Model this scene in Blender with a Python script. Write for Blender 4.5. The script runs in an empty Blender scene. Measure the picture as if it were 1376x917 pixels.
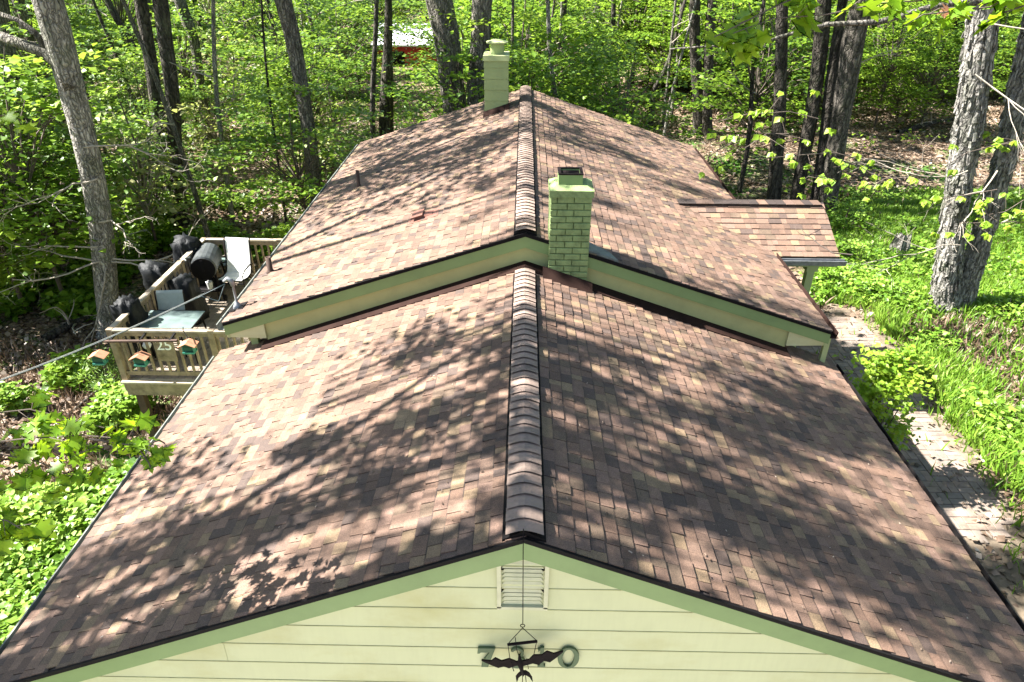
import bpy, bmesh, math, random
import numpy as np
from mathutils import Vector, Matrix, noise
R_ = math.radians
random.seed(11)
rng = np.random.default_rng(7)
SC = bpy.context.scene
COL = SC.collection

# ------------------------------------------------------------------ camera
F_PX, PIT, YAW, ROLL, CX, CZ = 924.93, 0.5407, -0.0152, 0.0050, -0.0384, 3.5
fw = Vector((math.sin(YAW)*math.cos(PIT), math.cos(YAW)*math.cos(PIT), -math.sin(PIT)))
rt0 = Vector((math.cos(YAW), -math.sin(YAW), 0)); up0 = rt0.cross(fw)
rt = rt0*math.cos(ROLL) + up0*math.sin(ROLL); upv = -rt0*math.sin(ROLL) + up0*math.cos(ROLL)
CAM = Vector((CX, 0, CZ))
cd = bpy.data.cameras.new("camera"); cam = bpy.data.objects.new("camera", cd); COL.objects.link(cam)
cam.matrix_world = Matrix(((rt.x, upv.x, -fw.x, CAM.x), (rt.y, upv.y, -fw.y, CAM.y), (rt.z, upv.z, -fw.z, CAM.z), (0, 0, 0, 1)))
cd.sensor_width = 36; cd.lens = F_PX*36/1376; cd.clip_start = .1; cd.clip_end = 900
SC.camera = cam

# ------------------------------------------------------------------ sky, sun, exposure
SUN_TO = Vector((-1.0, 0.05, 1.16)).normalized()          # direction towards the sun
w = bpy.data.worlds.new("World"); SC.world = w; w.use_nodes = True
sk = w.node_tree.nodes.new('ShaderNodeTexSky'); sk.sky_type = 'NISHITA'; sk.sun_disc = False
sk.dust_density = .8; sk.ozone_density = .5; sk.sun_elevation = math.asin(SUN_TO.z); sk.sun_rotation = math.atan2(SUN_TO.x, SUN_TO.y)
bg = w.node_tree.nodes['Background']; bg.inputs['Strength'].default_value = 0.05
w.node_tree.links.new(sk.outputs[0], bg.inputs[0])
sl = bpy.data.lights.new("sun", 'SUN'); sl.energy = 5.0; sl.angle = R_(0.53); sl.color = (1, .965, .915)
so = bpy.data.objects.new("sun", sl); COL.objects.link(so)
so.rotation_euler = (-SUN_TO).to_track_quat('-Z', 'Y').to_euler()
SC.view_settings.view_transform = 'Standard'; SC.view_settings.look = 'None'
SC.view_settings.exposure = 2.55; SC.view_settings.gamma = 1
SC.cycles.max_bounces = 6; SC.cycles.transparent_max_bounces = 4
SC.cycles.diffuse_bounces = 4

# ------------------------------------------------------------------ pixel -> point helpers (photo pixels, real planes)
def ray(x, y):
    return fw + rt*((x-688)/F_PX) + upv*((458.5-y)/F_PX)
def atY(x, y, Y):
    d = ray(x, y); return CAM + d*((Y-CAM.y)/d.y)
def atZ(x, y, z):
    d = ray(x, y); return CAM + d*((z-CAM.z)/d.z)
def proj(P):
    d = Vector(P)-CAM; k = d.dot(fw)
    return (688+F_PX*d.dot(rt)/k, 458.5-F_PX*d.dot(upv)/k, k)

def smooth(t):
    t = min(1, max(0, t)); return t*t*(3-2*t)
def ground(x, y):
    z = -4.4
    z -= .85*smooth((-x-3.5)/2.5)*(1-smooth((y-13)/12))
    z += .5*smooth((-x-11)/8)*(1-smooth((y-30)/20))
    z += .03*max(0, y-18)*smooth((x-3)/6)*(1-smooth((y-40)/30))
    z -= .04*max(0, y-24)*(1-smooth((x-2)/8))
    if abs(x) > 5 or y > 19:
        z += .22*noise.noise(Vector((x*.22, y*.22, 3)))*smooth((abs(x)-8.5)/3 if y < 20 else 1)
    return z
def atG(x, y):
    d = ray(x, y); t = 4.0
    for i in range(4000):
        P = CAM+d*t
        if P.z < ground(P.x, P.y): return P
        t += .05
    return P

# ------------------------------------------------------------------ object helpers
def tag(o, label=None, cat=None, group=None, kind=None):
    if label: o['label'] = label
    if cat: o['category'] = cat
    if group: o['group'] = group
    if kind: o['kind'] = kind
    return o
def thing(name, label, cat, loc=(0, 0, 0), group=None, rz=0):
    o = bpy.data.objects.new(name, None); COL.objects.link(o); o.location = loc; o.rotation_euler = (0, 0, rz)
    o.empty_display_size = .1
    return tag(o, label, cat, group)
def link(name, me, parent=None, loc=None):
    o = bpy.data.objects.new(name, me); COL.objects.link(o)
    if parent is not None:
        o.parent = parent
        if loc is None:
            o.matrix_parent_inverse = Matrix.Identity(4)
    if loc is not None: o.location = loc
    return o
def copy_tree(o, parent=None):
    c = o.copy(); COL.objects.link(c)
    if parent is not None: c.parent = parent
    for ch in list(o.children): copy_tree(ch, c)
    return c

class MB:
    """collects faces; all coordinates local to the owner"""
    def __init__(s): s.v = []; s.f = []; s.t = []; s.b = []
    def add(s, vs, fs, t=0.5):
        n = len(s.v); s.v += [tuple(v) for v in vs]; s.f += [tuple(n+i for i in f) for f in fs]; s.t += [t]*len(vs); return s
    def hexa(s, p, t=.5):       # 8 points: bottom 4 (ccw from above), top 4
        return s.add(p, [(3, 2, 1, 0), (4, 5, 6, 7), (0, 1, 5, 4), (1, 2, 6, 5), (2, 3, 7, 6), (3, 0, 4, 7)], t)
    def box(s, c, d, t=.5, rz=0, rx=0, ry=0):
        M = Matrix.Rotation(rz, 3, 'Z') @ Matrix.Rotation(ry, 3, 'Y') @ Matrix.Rotation(rx, 3, 'X')
        c = Vector(c); h = [x/2 for x in d]
        p = [c+M @ Vector((sx*h[0], sy*h[1], sz*h[2])) for sz in (-1, 1) for sx, sy in ((-1, -1), (1, -1), (1, 1), (-1, 1))]
        return s.hexa(p, t)
    def bar(s, a, b, wd, ht, t=.5, up=Vector((0, 0, 1))):
        a = Vector(a); b = Vector(b); d = (b-a).normalized()
        x = d.cross(up)
        if x.length < 1e-4: x = Vector((1, 0, 0))
        x.normalize(); z = x.cross(d).normalized()
        p = []
        for zz in (-1, 1):
            for q, xx in ((a, -1), (a, 1), (b, 1), (b, -1)):
                p.append(q+x*xx*wd/2+z*zz*ht/2)
        return s.hexa(p, t)
    def tube(s, pts, rad, n=8, t=.5, cap=True):
        pts = [Vector(p) for p in pts]
        if not hasattr(rad, '__len__'): rad = [rad]*len(pts)
        vs = []; fs = []
        up = Vector((0, 0, 1)); prev = None
        for i, p in enumerate(pts):
            d = (pts[min(i+1, len(pts)-1)]-pts[max(i-1, 0)]).normalized()
            if prev is None:
                x = d.cross(up)
                if x.length < .05: x = d.cross(Vector((0, 1, 0)))
            else: x = prev-d*prev.dot(d)
            x.normalize(); prev = x; y = d.cross(x)
            for k in range(n):
                a = 2*math.pi*k/n; vs.append(p+(x*math.cos(a)+y*math.sin(a))*rad[i])
        for i in range(len(pts)-1):
            for k in range(n):
                fs.append((i*n+k, i*n+(k+1) % n, (i+1)*n+(k+1) % n, (i+1)*n+k))
        if cap:
            fs.append(tuple(range(n-1, -1, -1))); fs.append(tuple((len(pts)-1)*n+k for k in range(n)))
        return s.add(vs, fs, t)
    def prism(s, poly, o, ax, ay, az, t=.5):    # poly 2d extruded by az from o
        n = len(poly); o = Vector(o)
        a = [o+ax*x+ay*y for x, y in poly]; b = [p+az for p in a]
        fs = [tuple(range(n)), tuple(range(2*n-1, n-1, -1))] + [(i, (i+1) % n + 0, n+(i+1) % n, n+i) for i in range(n)]
        fs = [fs[0][::-1], fs[1][::-1]]+[f for f in fs[2:]]
        return s.add(a+b, fs, t)
    def mesh(s, name, mat, smooth_=False):
        me = bpy.data.meshes.new(name); me.from_pydata(s.v, [], s.f)
        a = me.attributes.new('tint', 'FLOAT', 'POINT'); a.data.foreach_set('value', np.array(s.t, dtype=np.float32))
        me.materials.append(mat)
        if s.b: a = me.attributes.new('band', 'FLOAT', 'POINT'); a.data.foreach_set('value', np.array(s.b, dtype=np.float32))
        bm = bmesh.new(); bm.from_mesh(me); bmesh.ops.recalc_face_normals(bm, faces=bm.faces); bm.to_mesh(me); bm.free()
        if smooth_: me.polygons.foreach_set('use_smooth', [True]*len(me.polygons))
        me.update(); return me
    def build(s, name, mat, parent=None, smooth_=False):
        return link(name, s.mesh(name, mat, smooth_), parent)

# ------------------------------------------------------------------ materials
def newmat(name):
    m = bpy.data.materials.new(name); m.use_nodes = True
    return m, m.node_tree, m.node_tree.nodes['Principled BSDF']
def N(nt, typ, **kw):
    n = nt.nodes.new(typ)
    for k, v in kw.items():
        if k in n.inputs.keys(): n.inputs[k].default_value = v
        else: setattr(n, k, v)
    return n
def ramp(nt, fac, stops, interp='LINEAR'):
    r = nt.nodes.new('ShaderNodeValToRGB'); r.color_ramp.interpolation = interp
    e = r.color_ramp.elements
    while len(e) < len(stops): e.new(.5)
    for i, (p, c) in enumerate(stops): e[i].position = p; e[i].color = (*c, 1)
    nt.links.new(fac, r.inputs[0]); return r
def mixc(nt, a, b, fac, mode='MIX'):
    m = nt.nodes.new('ShaderNodeMix'); m.data_type = 'RGBA'; m.blend_type = mode
    for s, v in ((6, a), (7, b), (0, fac)):
        if hasattr(v, 'links') or hasattr(v, 'is_output'): nt.links.new(v, m.inputs[s])
        elif isinstance(v, tuple): m.inputs[s].default_value = (*v, 1)
        else: m.inputs[s].default_value = v
    return m.outputs[2]
def coords(nt, sc=(1, 1, 1), obj=True):
    t = nt.nodes.new('ShaderNodeTexCoord') if obj else nt.nodes.new('ShaderNodeNewGeometry')
    mp = nt.nodes.new('ShaderNodeMapping'); mp.inputs['Scale'].default_value = sc
    nt.links.new(t.outputs['Object'] if obj else t.outputs['Position'], mp.inputs[0]); return mp.outputs[0]
def bump(nt, b, h, strength=.4, dist=.01):
    n = nt.nodes.new('ShaderNodeBump'); n.inputs['Strength'].default_value = strength; n.inputs['Distance'].default_value = dist
    nt.links.new(h, n.inputs['Height']); nt.links.new(n.outputs[0], b.inputs['Normal'])
def noisetex(nt, co, scale, detail=4, rough=.6):
    n = nt.nodes.new('ShaderNodeTexNoise'); n.inputs['Scale'].default_value = scale; n.inputs['Detail'].default_value = detail
    n.inputs['Roughness'].default_value = rough
    if co is not None: nt.links.new(co, n.inputs['Vector'])
    return n.outputs[0]

def mat_plain(name, col, rough=.7, var=.15, nscale=6, metal=0, b=.15, spec=.4):
    m, nt, p = newmat(name); co = coords(nt, obj=False)
    n = noisetex(nt, co, nscale, 5, .65)
    n2 = noisetex(nt, co, nscale*9, 3)
    lo = tuple(c*(1-var*1.6) for c in col); hi = tuple(min(1, c*(1+var)) for c in col)
    c = ramp(nt, n, [(.25, lo), (.5, col), (.75, hi)]).outputs[0]
    c = mixc(nt, c, (.5, .5, .5), .0)
    nt.links.new(c, p.inputs['Base Color']); p.inputs['Roughness'].default_value = rough; p.inputs['Metallic'].default_value = metal
    p.inputs['Specular IOR Level'].default_value = spec
    bump(nt, p, n2, b, .01); return m

def mat_shingle(name, src):
    m, nt, p = newmat(name)
    if src == 'tint':
        a = nt.nodes.new('ShaderNodeAttribute'); a.attribute_name = 'tint'; f = a.outputs['Fac']
    else:
        a = nt.nodes.new('ShaderNodeObjectInfo'); f = a.outputs['Random']
    c = ramp(nt, f, [(0, (.058, .042, .036)), (.13, (.144, .088, .060)), (.32, (.100, .062, .044)), (.50, (.168, .108, .077)),
                     (.69, (.200, .142, .082)), (.76, (.108, .078, .052)), (.86, (.174, .110, .082)), (.96, (.23, .168, .098))], 'CONSTANT').outputs[0]
    c = mixc(nt, c, (.142, .092, .066), .24)
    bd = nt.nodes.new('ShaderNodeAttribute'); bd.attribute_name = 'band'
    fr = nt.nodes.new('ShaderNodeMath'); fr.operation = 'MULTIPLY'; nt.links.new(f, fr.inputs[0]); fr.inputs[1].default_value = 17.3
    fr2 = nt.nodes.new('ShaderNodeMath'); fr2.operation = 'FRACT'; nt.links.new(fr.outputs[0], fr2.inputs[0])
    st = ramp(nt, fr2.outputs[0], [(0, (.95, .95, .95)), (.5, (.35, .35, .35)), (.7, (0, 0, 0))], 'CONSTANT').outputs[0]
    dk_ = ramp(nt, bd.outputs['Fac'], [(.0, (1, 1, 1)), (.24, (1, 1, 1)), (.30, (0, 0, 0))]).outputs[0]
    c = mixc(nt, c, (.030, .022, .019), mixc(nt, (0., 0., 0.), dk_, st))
    co = coords(nt, obj=False)
    n = noisetex(nt, co, 160, 2, .7); n2 = noisetex(nt, co, 1.3, 4, .6); n3 = noisetex(nt, co, 18, 3, .6)
    c = mixc(nt, c, ramp(nt, n, [(.3, (.35, .33, .32)), (.5, (.95, .95, .95)), (.72, (1.9, 1.85, 1.8))]).outputs[0], .75, 'MULTIPLY')
    c = mixc(nt, c, ramp(nt, n2, [(.3, (.78, .76, .74)), (.7, (1.2, 1.14, 1.1))]).outputs[0], .8, 'MULTIPLY')
    c = mixc(nt, c, ramp(nt, n3, [(.35, (.8, .8, .8)), (.7, (1.15, 1.15, 1.15))]).outputs[0], .6, 'MULTIPLY')
    nt.links.new(c, p.inputs['Base Color']); p.inputs['Roughness'].default_value = .82; p.inputs['Specular IOR Level'].default_value = .45
    bump(nt, p, n, .5, .004); return m

def mat_leaf(name, stops, trans=(.28, .42, .04), tf=.45, rough=.45, spec=.35, objvar=.0, single=False):
    m, nt, p = newmat(name)
    a = nt.nodes.new('ShaderNodeAttribute'); a.attribute_name = 'tint'
    f = a.outputs['Fac']
    if single: a = nt.nodes.new('ShaderNodeObjectInfo'); f = a.outputs['Random']
    if objvar:
        oi = nt.nodes.new('ShaderNodeObjectInfo')
        ma = nt.nodes.new('ShaderNodeMath'); ma.operation = 'MULTIPLY_ADD'
        nt.links.new(oi.outputs['Random'], ma.inputs[0]); ma.inputs[1].default_value = objvar; nt.links.new(f, ma.inputs[2])
        mb = nt.nodes.new('ShaderNodeMath'); mb.operation = 'SUBTRACT'; nt.links.new(ma.outputs[0], mb.inputs[0]); mb.inputs[1].default_value = objvar/2
        f = mb.outputs[0]
    c = ramp(nt, f, stops).outputs[0]
    nt.links.new(c, p.inputs['Base Color']); p.inputs['Roughness'].default_value = rough; p.inputs['Specular IOR Level'].default_value = spec
    tr = nt.nodes.new('ShaderNodeBsdfTranslucent')
    nt.links.new(mixc(nt, c, trans, .6), tr.inputs[0])
    mx = nt.nodes.new('ShaderNodeMixShader'); mx.inputs[0].default_value = tf
    nt.links.new(p.outputs[0], mx.inputs[1]); nt.links.new(tr.outputs[0], mx.inputs[2])
    nt.links.new(mx.outputs[0], nt.nodes['Material Output'].inputs[0]); return m

def mat_bark(name, dark, light, vs=2.0, sc=14):
    m, nt, p = newmat(name); co = coords(nt, (1, 1, .16*vs/2), obj=False)
    n = noisetex(nt, co, sc, 6, .7); co2 = coords(nt, obj=False); n2 = noisetex(nt, co2, 2.2, 4, .6)
    wob = nt.nodes.new('ShaderNodeTexNoise'); wob.inputs['Scale'].default_value = 5; nt.links.new(co2, wob.inputs['Vector'])
    vm = nt.nodes.new('ShaderNodeVectorMath'); vm.operation = 'MULTIPLY_ADD'; nt.links.new(wob.outputs['Color'], vm.inputs[0]); vm.inputs[1].default_value = (.22, .22, .12); nt.links.new(co, vm.inputs[2])
    vo = nt.nodes.new('ShaderNodeTexVoronoi'); vo.feature = 'DISTANCE_TO_EDGE'; vo.inputs['Scale'].default_value = sc*.62; nt.links.new(vm.outputs[0], vo.inputs['Vector'])
    fur = ramp(nt, vo.outputs['Distance'], [(.0, (.22, .22, .22)), (.10, (.62, .62, .62)), (.30, (1, 1, 1))]).outputs[0]
    c = ramp(nt, n, [(.30, dark), (.50, tuple((a+b)/2 for a, b in zip(dark, light))), (.68, light)]).outputs[0]
    c = mixc(nt, c, fur, .85, 'MULTIPLY')
    c = mixc(nt, c, ramp(nt, n2, [(.35, (.55, .60, .50)), (.5, (1, 1, 1)), (.68, (1.25, 1.25, 1.18))]).outputs[0], .85, 'MULTIPLY')
    moss = ramp(nt, noisetex(nt, co2, 1.1, 5, .7), [(.56, (0, 0, 0)), (.68, (1, 1, 1))]).outputs[0]
    c = mixc(nt, c, (.09, .11, .055), mixc(nt, (0., 0., 0.), (.5, .5, .5), moss))
    hsum = nt.nodes.new('ShaderNodeMath'); hsum.operation = 'ADD'; nt.links.new(n, hsum.inputs[0]); nt.links.new(fur, hsum.inputs[1]); n = hsum.outputs[0]
    nt.links.new(c, p.inputs['Base Color']); p.inputs['Roughness'].default_value = .9; p.inputs['Specular IOR Level'].default_value = .2
    bump(nt, p, n, 1.0, .04); return m

M = {}
M['shingle'] = mat_shingle('asphalt_shingle', 'tint'); M['shingle_o'] = mat_shingle('asphalt_shingle_single', 'obj')
M['under'] = mat_plain('underlay', (.045, .035, .032), .9)
M['cap'] = mat_plain('ridge_cap_shingle', (.235, .170, .135), .85, .35, 3, b=.6)
M['black'] = mat_plain('black_metal', (.008, .007, .007), .8, .2, 5, spec=.12)
M['ventblack'] = mat_plain('black_vent_plastic', (.008, .007, .007), .9, .2, 5, spec=.1)
M['lapshadow'] = mat_plain('siding_lap_shadow', (.34, .34, .18), .9, .2, 5, spec=.1)
M['brownmetal'] = mat_plain('brown_flashing', (.026, .014, .011), .9, .25, 4, spec=.08)
M['strip'] = mat_plain('olive_gable_paint', (.40, .40, .17), .6, .08, 4)
M['ventbrown'] = mat_plain('red_brown_vent', (.15, .065, .045), .6, .2, 6)
M['greymetal'] = mat_plain('grey_gutter_metal', (.15, .16, .14), .6, .35, 7, metal=0)
M['silver'] = mat_plain('galvanised_metal', (.24, .25, .26), .5, .3, 12, metal=.5)
M['green'] = mat_plain('green_trim_paint', (.185, .265, .10), .6, .08, 3, b=.05)
M['greenlight'] = mat_plain('pale_green_trim', (.35, .40, .18), .6, .08, 3, b=.05)
M['brickgreen'] = mat_plain('green_painted_brick', (.225, .295, .115), .75, .3, 9, b=.9)
M['mortar'] = mat_plain('green_mortar', (.135, .18, .07), .9, .2, 9, b=.8)
M['siding'] = mat_plain('yellow_siding_paint', (.52, .53, .305), .6, .05, 1.5, b=.04)
M['siding'].name = 'yellow_siding_paint'
nt_ = M['siding'].node_tree; p_ = nt_.nodes['Principled BSDF']; src_ = p_.inputs['Base Color'].links[0].from_socket
st_ = ramp(nt_, noisetex(nt_, coords(nt_, (1, 1, 1.6), obj=False), .9, 6, .6), [(.50, (0, 0, 0)), (.72, (.75, .75, .75))]).outputs[0]
st2_ = ramp(nt_, noisetex(nt_, coords(nt_, (9, 9, .7), obj=False), 3, 4, .6), [(.45, (0, 0, 0)), (.75, (.12, .12, .12))]).outputs[0]
c_ = mixc(nt_, src_, (.40, .37, .15), st_); c_ = mixc(nt_, c_, (.36, .36, .22), st2_); nt_.links.new(c_, p_.inputs['Base Color'])
M['sidinggreen'] = mat_plain('green_siding_paint', (.28, .34, .14), .6, .08, 2.5, b=.05)
M['ventpaint'] = mat_plain('vent_paint', (.50, .49, .32), .55, .12, 8, b=.05)
M['number'] = mat_plain('number_green', (.07, .11, .05), .6, .08, 8, b=.03)
M['bat'] = mat_plain('rusty_dark_iron', (.009, .006, .006), .8, .4, 20, b=.3, spec=.1)
M['wood'] = mat_plain('weathered_deck_wood', (.215, .165, .11), .85, .4, 6, b=.4)
M['woodtop'] = mat_plain('pale_rail_wood', (.33, .275, .205), .85, .35, 6, b=.4)
M['deckboard'] = mat_plain('grey_deck_board', (.20, .16, .12), .85, .3, 5, b=.4)
M['darkpost'] = mat_plain('dark_brown_post', (.06, .035, .025), .85, .3, 5)
M['copper'] = mat_plain('copper_roof', (.42, .20, .12), .45, .15, 9, metal=.2)
M['feeder'] = mat_plain('dark_green_plastic', (.005, .05, .035), .4, .12, 9)
M['feedertrim'] = mat_plain('teal_plastic', (.04, .20, .16), .4, .12, 9)
M['cover'] = mat_plain('black_vinyl_cover', (.006, .007, .008), .6, .3, 3, b=.8, spec=.2)
M['barrel'] = mat_plain('smoked_steel', (.05, .055, .055), .5, .4, 5, spec=.4)
M['sling'] = mat_plain('pale_sling_mesh', (.62, .62, .58), .7, .06, 12)
M['slinggrey'] = mat_plain('grey_sling_mesh', (.25, .28, .26), .7, .1, 12)
M['white'] = mat_plain('white_paint', (.75, .75, .72), .5, .05, 12)
M['barnred'] = mat_plain('barn_red', (.42, .045, .035), .8, .2, 3)
M['barnroof'] = mat_plain('barn_roof_metal', (.62, .62, .66), .5, .1, 3)
M['tabletop'] = mat_plain('frosted_glass', (.13, .17, .16), .15, .15, 5, b=.02, spec=.8)
M['rubber'] = mat_plain('cable_rubber', (.015, .03, .032), .5, .1, 5)
M['barkgrey'] = mat_bark('bark_grey', (.045, .038, .03), (.34, .31, .265), 1.6, 24)
M['barkdark'] = mat_bark('bark_dark', (.025, .02, .016), (.14, .12, .10), 2)
M['barkshag'] = mat_bark('bark_shaggy', (.06, .055, .048), (.50, .47, .43), 1.2, 16)
M['barkpale'] = mat_bark('bark_pale', (.12, .108, .09), (.54, .50, .45), 2.0, 26)
M['barkmid'] = mat_bark('bark_mid', (.03, .026, .02), (.20, .175, .15), 1.6, 14)
M['twig'] = mat_plain('twig_grey', (.30, .26, .21), .9, .3, 20)
M['twigdark'] = mat_plain('twig_dark', (.09, .07, .055), .9, .3, 20)
gstops = [(0, (.035, .08, .010)), (.35, (.085, .17, .014)), (.65, (.15, .26, .02)), (1, (.26, .37, .035))]
M['leaf'] = mat_leaf('leaf_understory', gstops, objvar=.45)
M['leafcanopy'] = mat_leaf('leaf_canopy', [(0, (.04, .10, .015)), (1, (.13, .24, .03))], tf=.4)
M['leafpale'] = mat_leaf('leaf_pale', [(0, (.14, .20, .05)), (.5, (.24, .30, .08)), (1, (.36, .33, .16))], trans=(.45, .5, .1), objvar=.3)
M['leafoak'] = mat_leaf('leaf_oak', [(0, (.07, .17, .01)), (.5, (.13, .26, .012)), (1, (.22, .35, .02))], trans=(.38, .55, .02), tf=.5)
M['leafspring'] = mat_leaf('leaf_spring', [(0, (.12, .24, .02)), (.5, (.2, .34, .03)), (1, (.3, .42, .05))], trans=(.5, .6, .06), tf=.45)
M['leafdead'] = mat_leaf('leaf_dead', [(0, (.12, .05, .025)), (1, (.3, .14, .07))], trans=(.3, .15, .05), tf=.2)
M['grass'] = mat_leaf('grass_green', [(0, (.05, .12, .012)), (.5, (.13, .25, .02)), (1, (.26, .38, .06))], tf=.35)
M['litter'] = mat_leaf('leaf_litter', [(0, (.045, .028, .018)), (.4, (.13, .085, .055)), (.8, (.27, .20, .15)), (1, (.40, .33, .26))], trans=(.2, .12, .06), tf=.1)
M['petal'] = mat_leaf('seedling_white', [(0, (.5, .45, .4)), (1, (.6, .55, .5))], tf=.2)

M['leafoak_single'] = mat_leaf('leaf_oak_single', [(0, (.09, .19, .01)), (.5, (.15, .28, .012)), (1, (.24, .37, .02))], trans=(.42, .6, .02), tf=.5, single=True)
M['leafspring_single'] = mat_leaf('leaf_spring_single', [(0, (.14, .25, .02)), (.5, (.22, .36, .03)), (1, (.32, .44, .05))], trans=(.5, .6, .06), tf=.45, single=True)
M['leafdead_single'] = mat_leaf('leaf_dead_single', [(0, (.12, .05, .025)), (1, (.3, .14, .07))], trans=(.3, .15, .05), tf=.2, single=True)
# ground
m, nt, p = newmat('forest_floor'); co = coords(nt, obj=False)
v = nt.nodes.new('ShaderNodeTexVoronoi'); v.inputs['Scale'].default_value = 11; nt.links.new(co, v.inputs['Vector'])
sep = nt.nodes.new('ShaderNodeSeparateColor'); nt.links.new(v.outputs['Color'], sep.inputs[0])
c = ramp(nt, sep.outputs[0], [(0, (.04, .026, .018)), (.4, (.12, .08, .052)), (.75, (.20, .145, .10)), (1, (.32, .25, .19))]).outputs[0]
n1 = noisetex(nt, co, .35, 5, .65); n2 = noisetex(nt, co, 7, 5, .7)
g = ramp(nt, n2, [(.3, (.02, .05, .01)), (.6, (.06, .13, .02)), (.8, (.11, .17, .04))]).outputs[0]
fac = ramp(nt, n1, [(.50, (0, 0, 0)), (.62, (1, 1, 1))]).outputs[0]
c = mixc(nt, c, g, fac); nt.links.new(c, p.inputs['Base Color']); p.inputs['Roughness'].default_value = .95
p.inputs['Specular IOR Level'].default_value = .1; bump(nt, p, v.outputs[0], .8, .05); M['floor'] = m
M['paver'] = mat_plain('clay_paver', (.19, .145, .115), .9, .3, 4, b=.5)
M['sand'] = mat_plain('path_sand', (.15, .115, .08), .95, .45, 5, b=.5)

def leafmesh(name, P, Nn, D, S, mat, tint=None, shape='kite', seed=0):
    """P centres, Nn normals, D directions, S sizes: folded leaf faces"""
    P = np.asarray(P, float); n = len(P)
    D = D-Nn*(D*Nn).sum(1)[:, None]; D /= np.linalg.norm(D, axis=1)[:, None]+1e-9
    X = np.cross(D, Nn); S = np.asarray(S)[:, None]
    if shape == 'kite':      # 6 verts, 4 tris: base, left, right, tip + mid-vein fold
        tm = [(0, 0, 0), (-.42, .42, .10), (0, .5, -.02), (.42, .42, .10), (0, 1, -.08)]
        fs = [(0, 2, 1), (0, 3, 2), (1, 2, 4), (2, 3, 4)]
    elif shape == 'tri':
        tm = [(0, 0, 0), (-.4, .5, .06), (.4, .5, .06), (0, 1, -.05)]; fs = [(0, 2, 1), (1, 2, 3)]
    elif shape == 'blade':
        tm = [(-.05, 0, 0), (.05, 0, 0), (-.045, .55, .06), (.045, .55, .06), (0, 1, .30)]; fs = [(0, 1, 3, 2), (2, 3, 4)]
    else:                    # lobed oak / maple leaf
        half = [(.02, 0), (.03, .14), (.20, .10), (.36, .02), (.27, .20), (.42, .27), (.58, .30), (.40, .42), (.22, .43), (.34, .60), (.44, .74), (.25, .68), (.13, .66), (.14, .82), (0, 1.04)]
        tm = []; fs = []
        for (x, y) in half: tm.append((x, y, abs(x)*.22-.12*y*y))
        for (x, y) in half[:-1]: tm.append((-x, y, abs(x)*.22-.12*y*y))
        k = len(tm); spine = [.07, .3, .52, .75]
        for y in spine: tm.append((0, y, -.12*y*y))
        def sp(y): return k+min(range(4), key=lambda i: abs(spine[i]-y))
        hi = len(half)
        for i in range(hi-1):
            a, b = i, i+1
            sa = sp((half[a][1]+half[b][1])/2*.9)
            fs.append((sa, a, b))
            la = hi+i; lb = hi+i+1 if i+1 < hi-1 else hi-1
            fs.append((sa, lb, la))
        prev = None
        for i in range(hi-1):      # fill between spine points
            s = sp((half[i][1]+half[i+1][1])/2*.9)
            if prev is not None and s != prev:
                fs.append((prev, i, s)); fs.append((prev, s, hi+i))
            prev = s
    tm = np.array(tm); nv = len(tm)
    V = P[:, None, :] + (X[:, None, :]*tm[None, :, 0:1] + D[:, None, :]*tm[None, :, 1:2] + Nn[:, None, :]*tm[None, :, 2:3])*S[:, None, :]
    V = V.reshape(-1, 3)
    lens = np.array([len(f) for f in fs]); flat = np.concatenate([np.array(f) for f in fs])
    loops = (flat[None, :]+(np.arange(n)*nv)[:, None]).reshape(-1)
    me = bpy.data.meshes.new(name); me.vertices.add(len(V)); me.vertices.foreach_set('co', V.astype(np.float32).reshape(-1))
    me.loops.add(len(loops)); me.loops.foreach_set('vertex_index', loops.astype(np.int32))
    ls = np.tile(lens, n); st = np.concatenate([[0], np.cumsum(ls)[:-1]])
    me.polygons.add(len(ls)); me.polygons.foreach_set('loop_start', st.astype(np.int32)); me.polygons.foreach_set('loop_total', ls.astype(np.int32))
    if tint is None: tint = rng.random(n)
    a = me.attributes.new('tint', 'FLOAT', 'POINT'); a.data.foreach_set('value', np.repeat(tint, nv).astype(np.float32))
    me.materials.append(mat); me.update(calc_edges=True); return me
def rnorm(n, tilt=.5):
    v = np.stack([rng.normal(0, tilt, n), rng.normal(0, tilt, n), np.ones(n)], 1); return v/np.linalg.norm(v, axis=1)[:, None]
def rdir(n, zz=-.25):
    a = rng.random(n)*2*np.pi; return np.stack([np.cos(a), np.sin(a), np.full(n, zz)], 1)

# ================================================================== HOUSE
WL, WR, YF, YB, ZB, MS = 4.445, 4.454, 3.267, 8.56, -.341, .4225
ZE = -MS*4.45
Z2, M2, W2L, W2R, Y2F, Y2B = .14, .3291, 4.186, 4.23, 8.26, 17.61
def lowpt(side, s, Y):        # s 0 ridge .. 1 eave
    zr = ZB*(Y-YF)/(YB-YF); W = WL if side < 0 else WR
    return Vector((side*W*s, Y, zr+(ZE-zr)*s))
def uppt(side, s, Y):
    W = W2L if side < 0 else W2R
    return Vector((side*W*s, Y, Z2-M2*W*s))
house = thing('house', 'low brown-roofed house with pale yellow and green painted walls', 'house', (0, 0, 0))

TABW = [.085, .12, .155, .20]
def tab_mesh(wd, t, mat):
    L = .128
    b = MB().add([(-.02, 0, 0), (-.02, wd, 0), (L, wd, t), (L, 0, t), (L, wd, -.006), (L, 0, -.006)],
                 [(0, 3, 2, 1), (3, 5, 4, 2), (0, 5, 3), (1, 2, 4)], .5)
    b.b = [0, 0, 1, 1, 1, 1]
    return b.mesh('shingle', mat)
tabcache = {(i, j): tab_mesh(w_-.004, t, M['shingle_o']) for i, w_ in enumerate(TABW) for j, t in enumerate((.008, .013, .018))}

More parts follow.
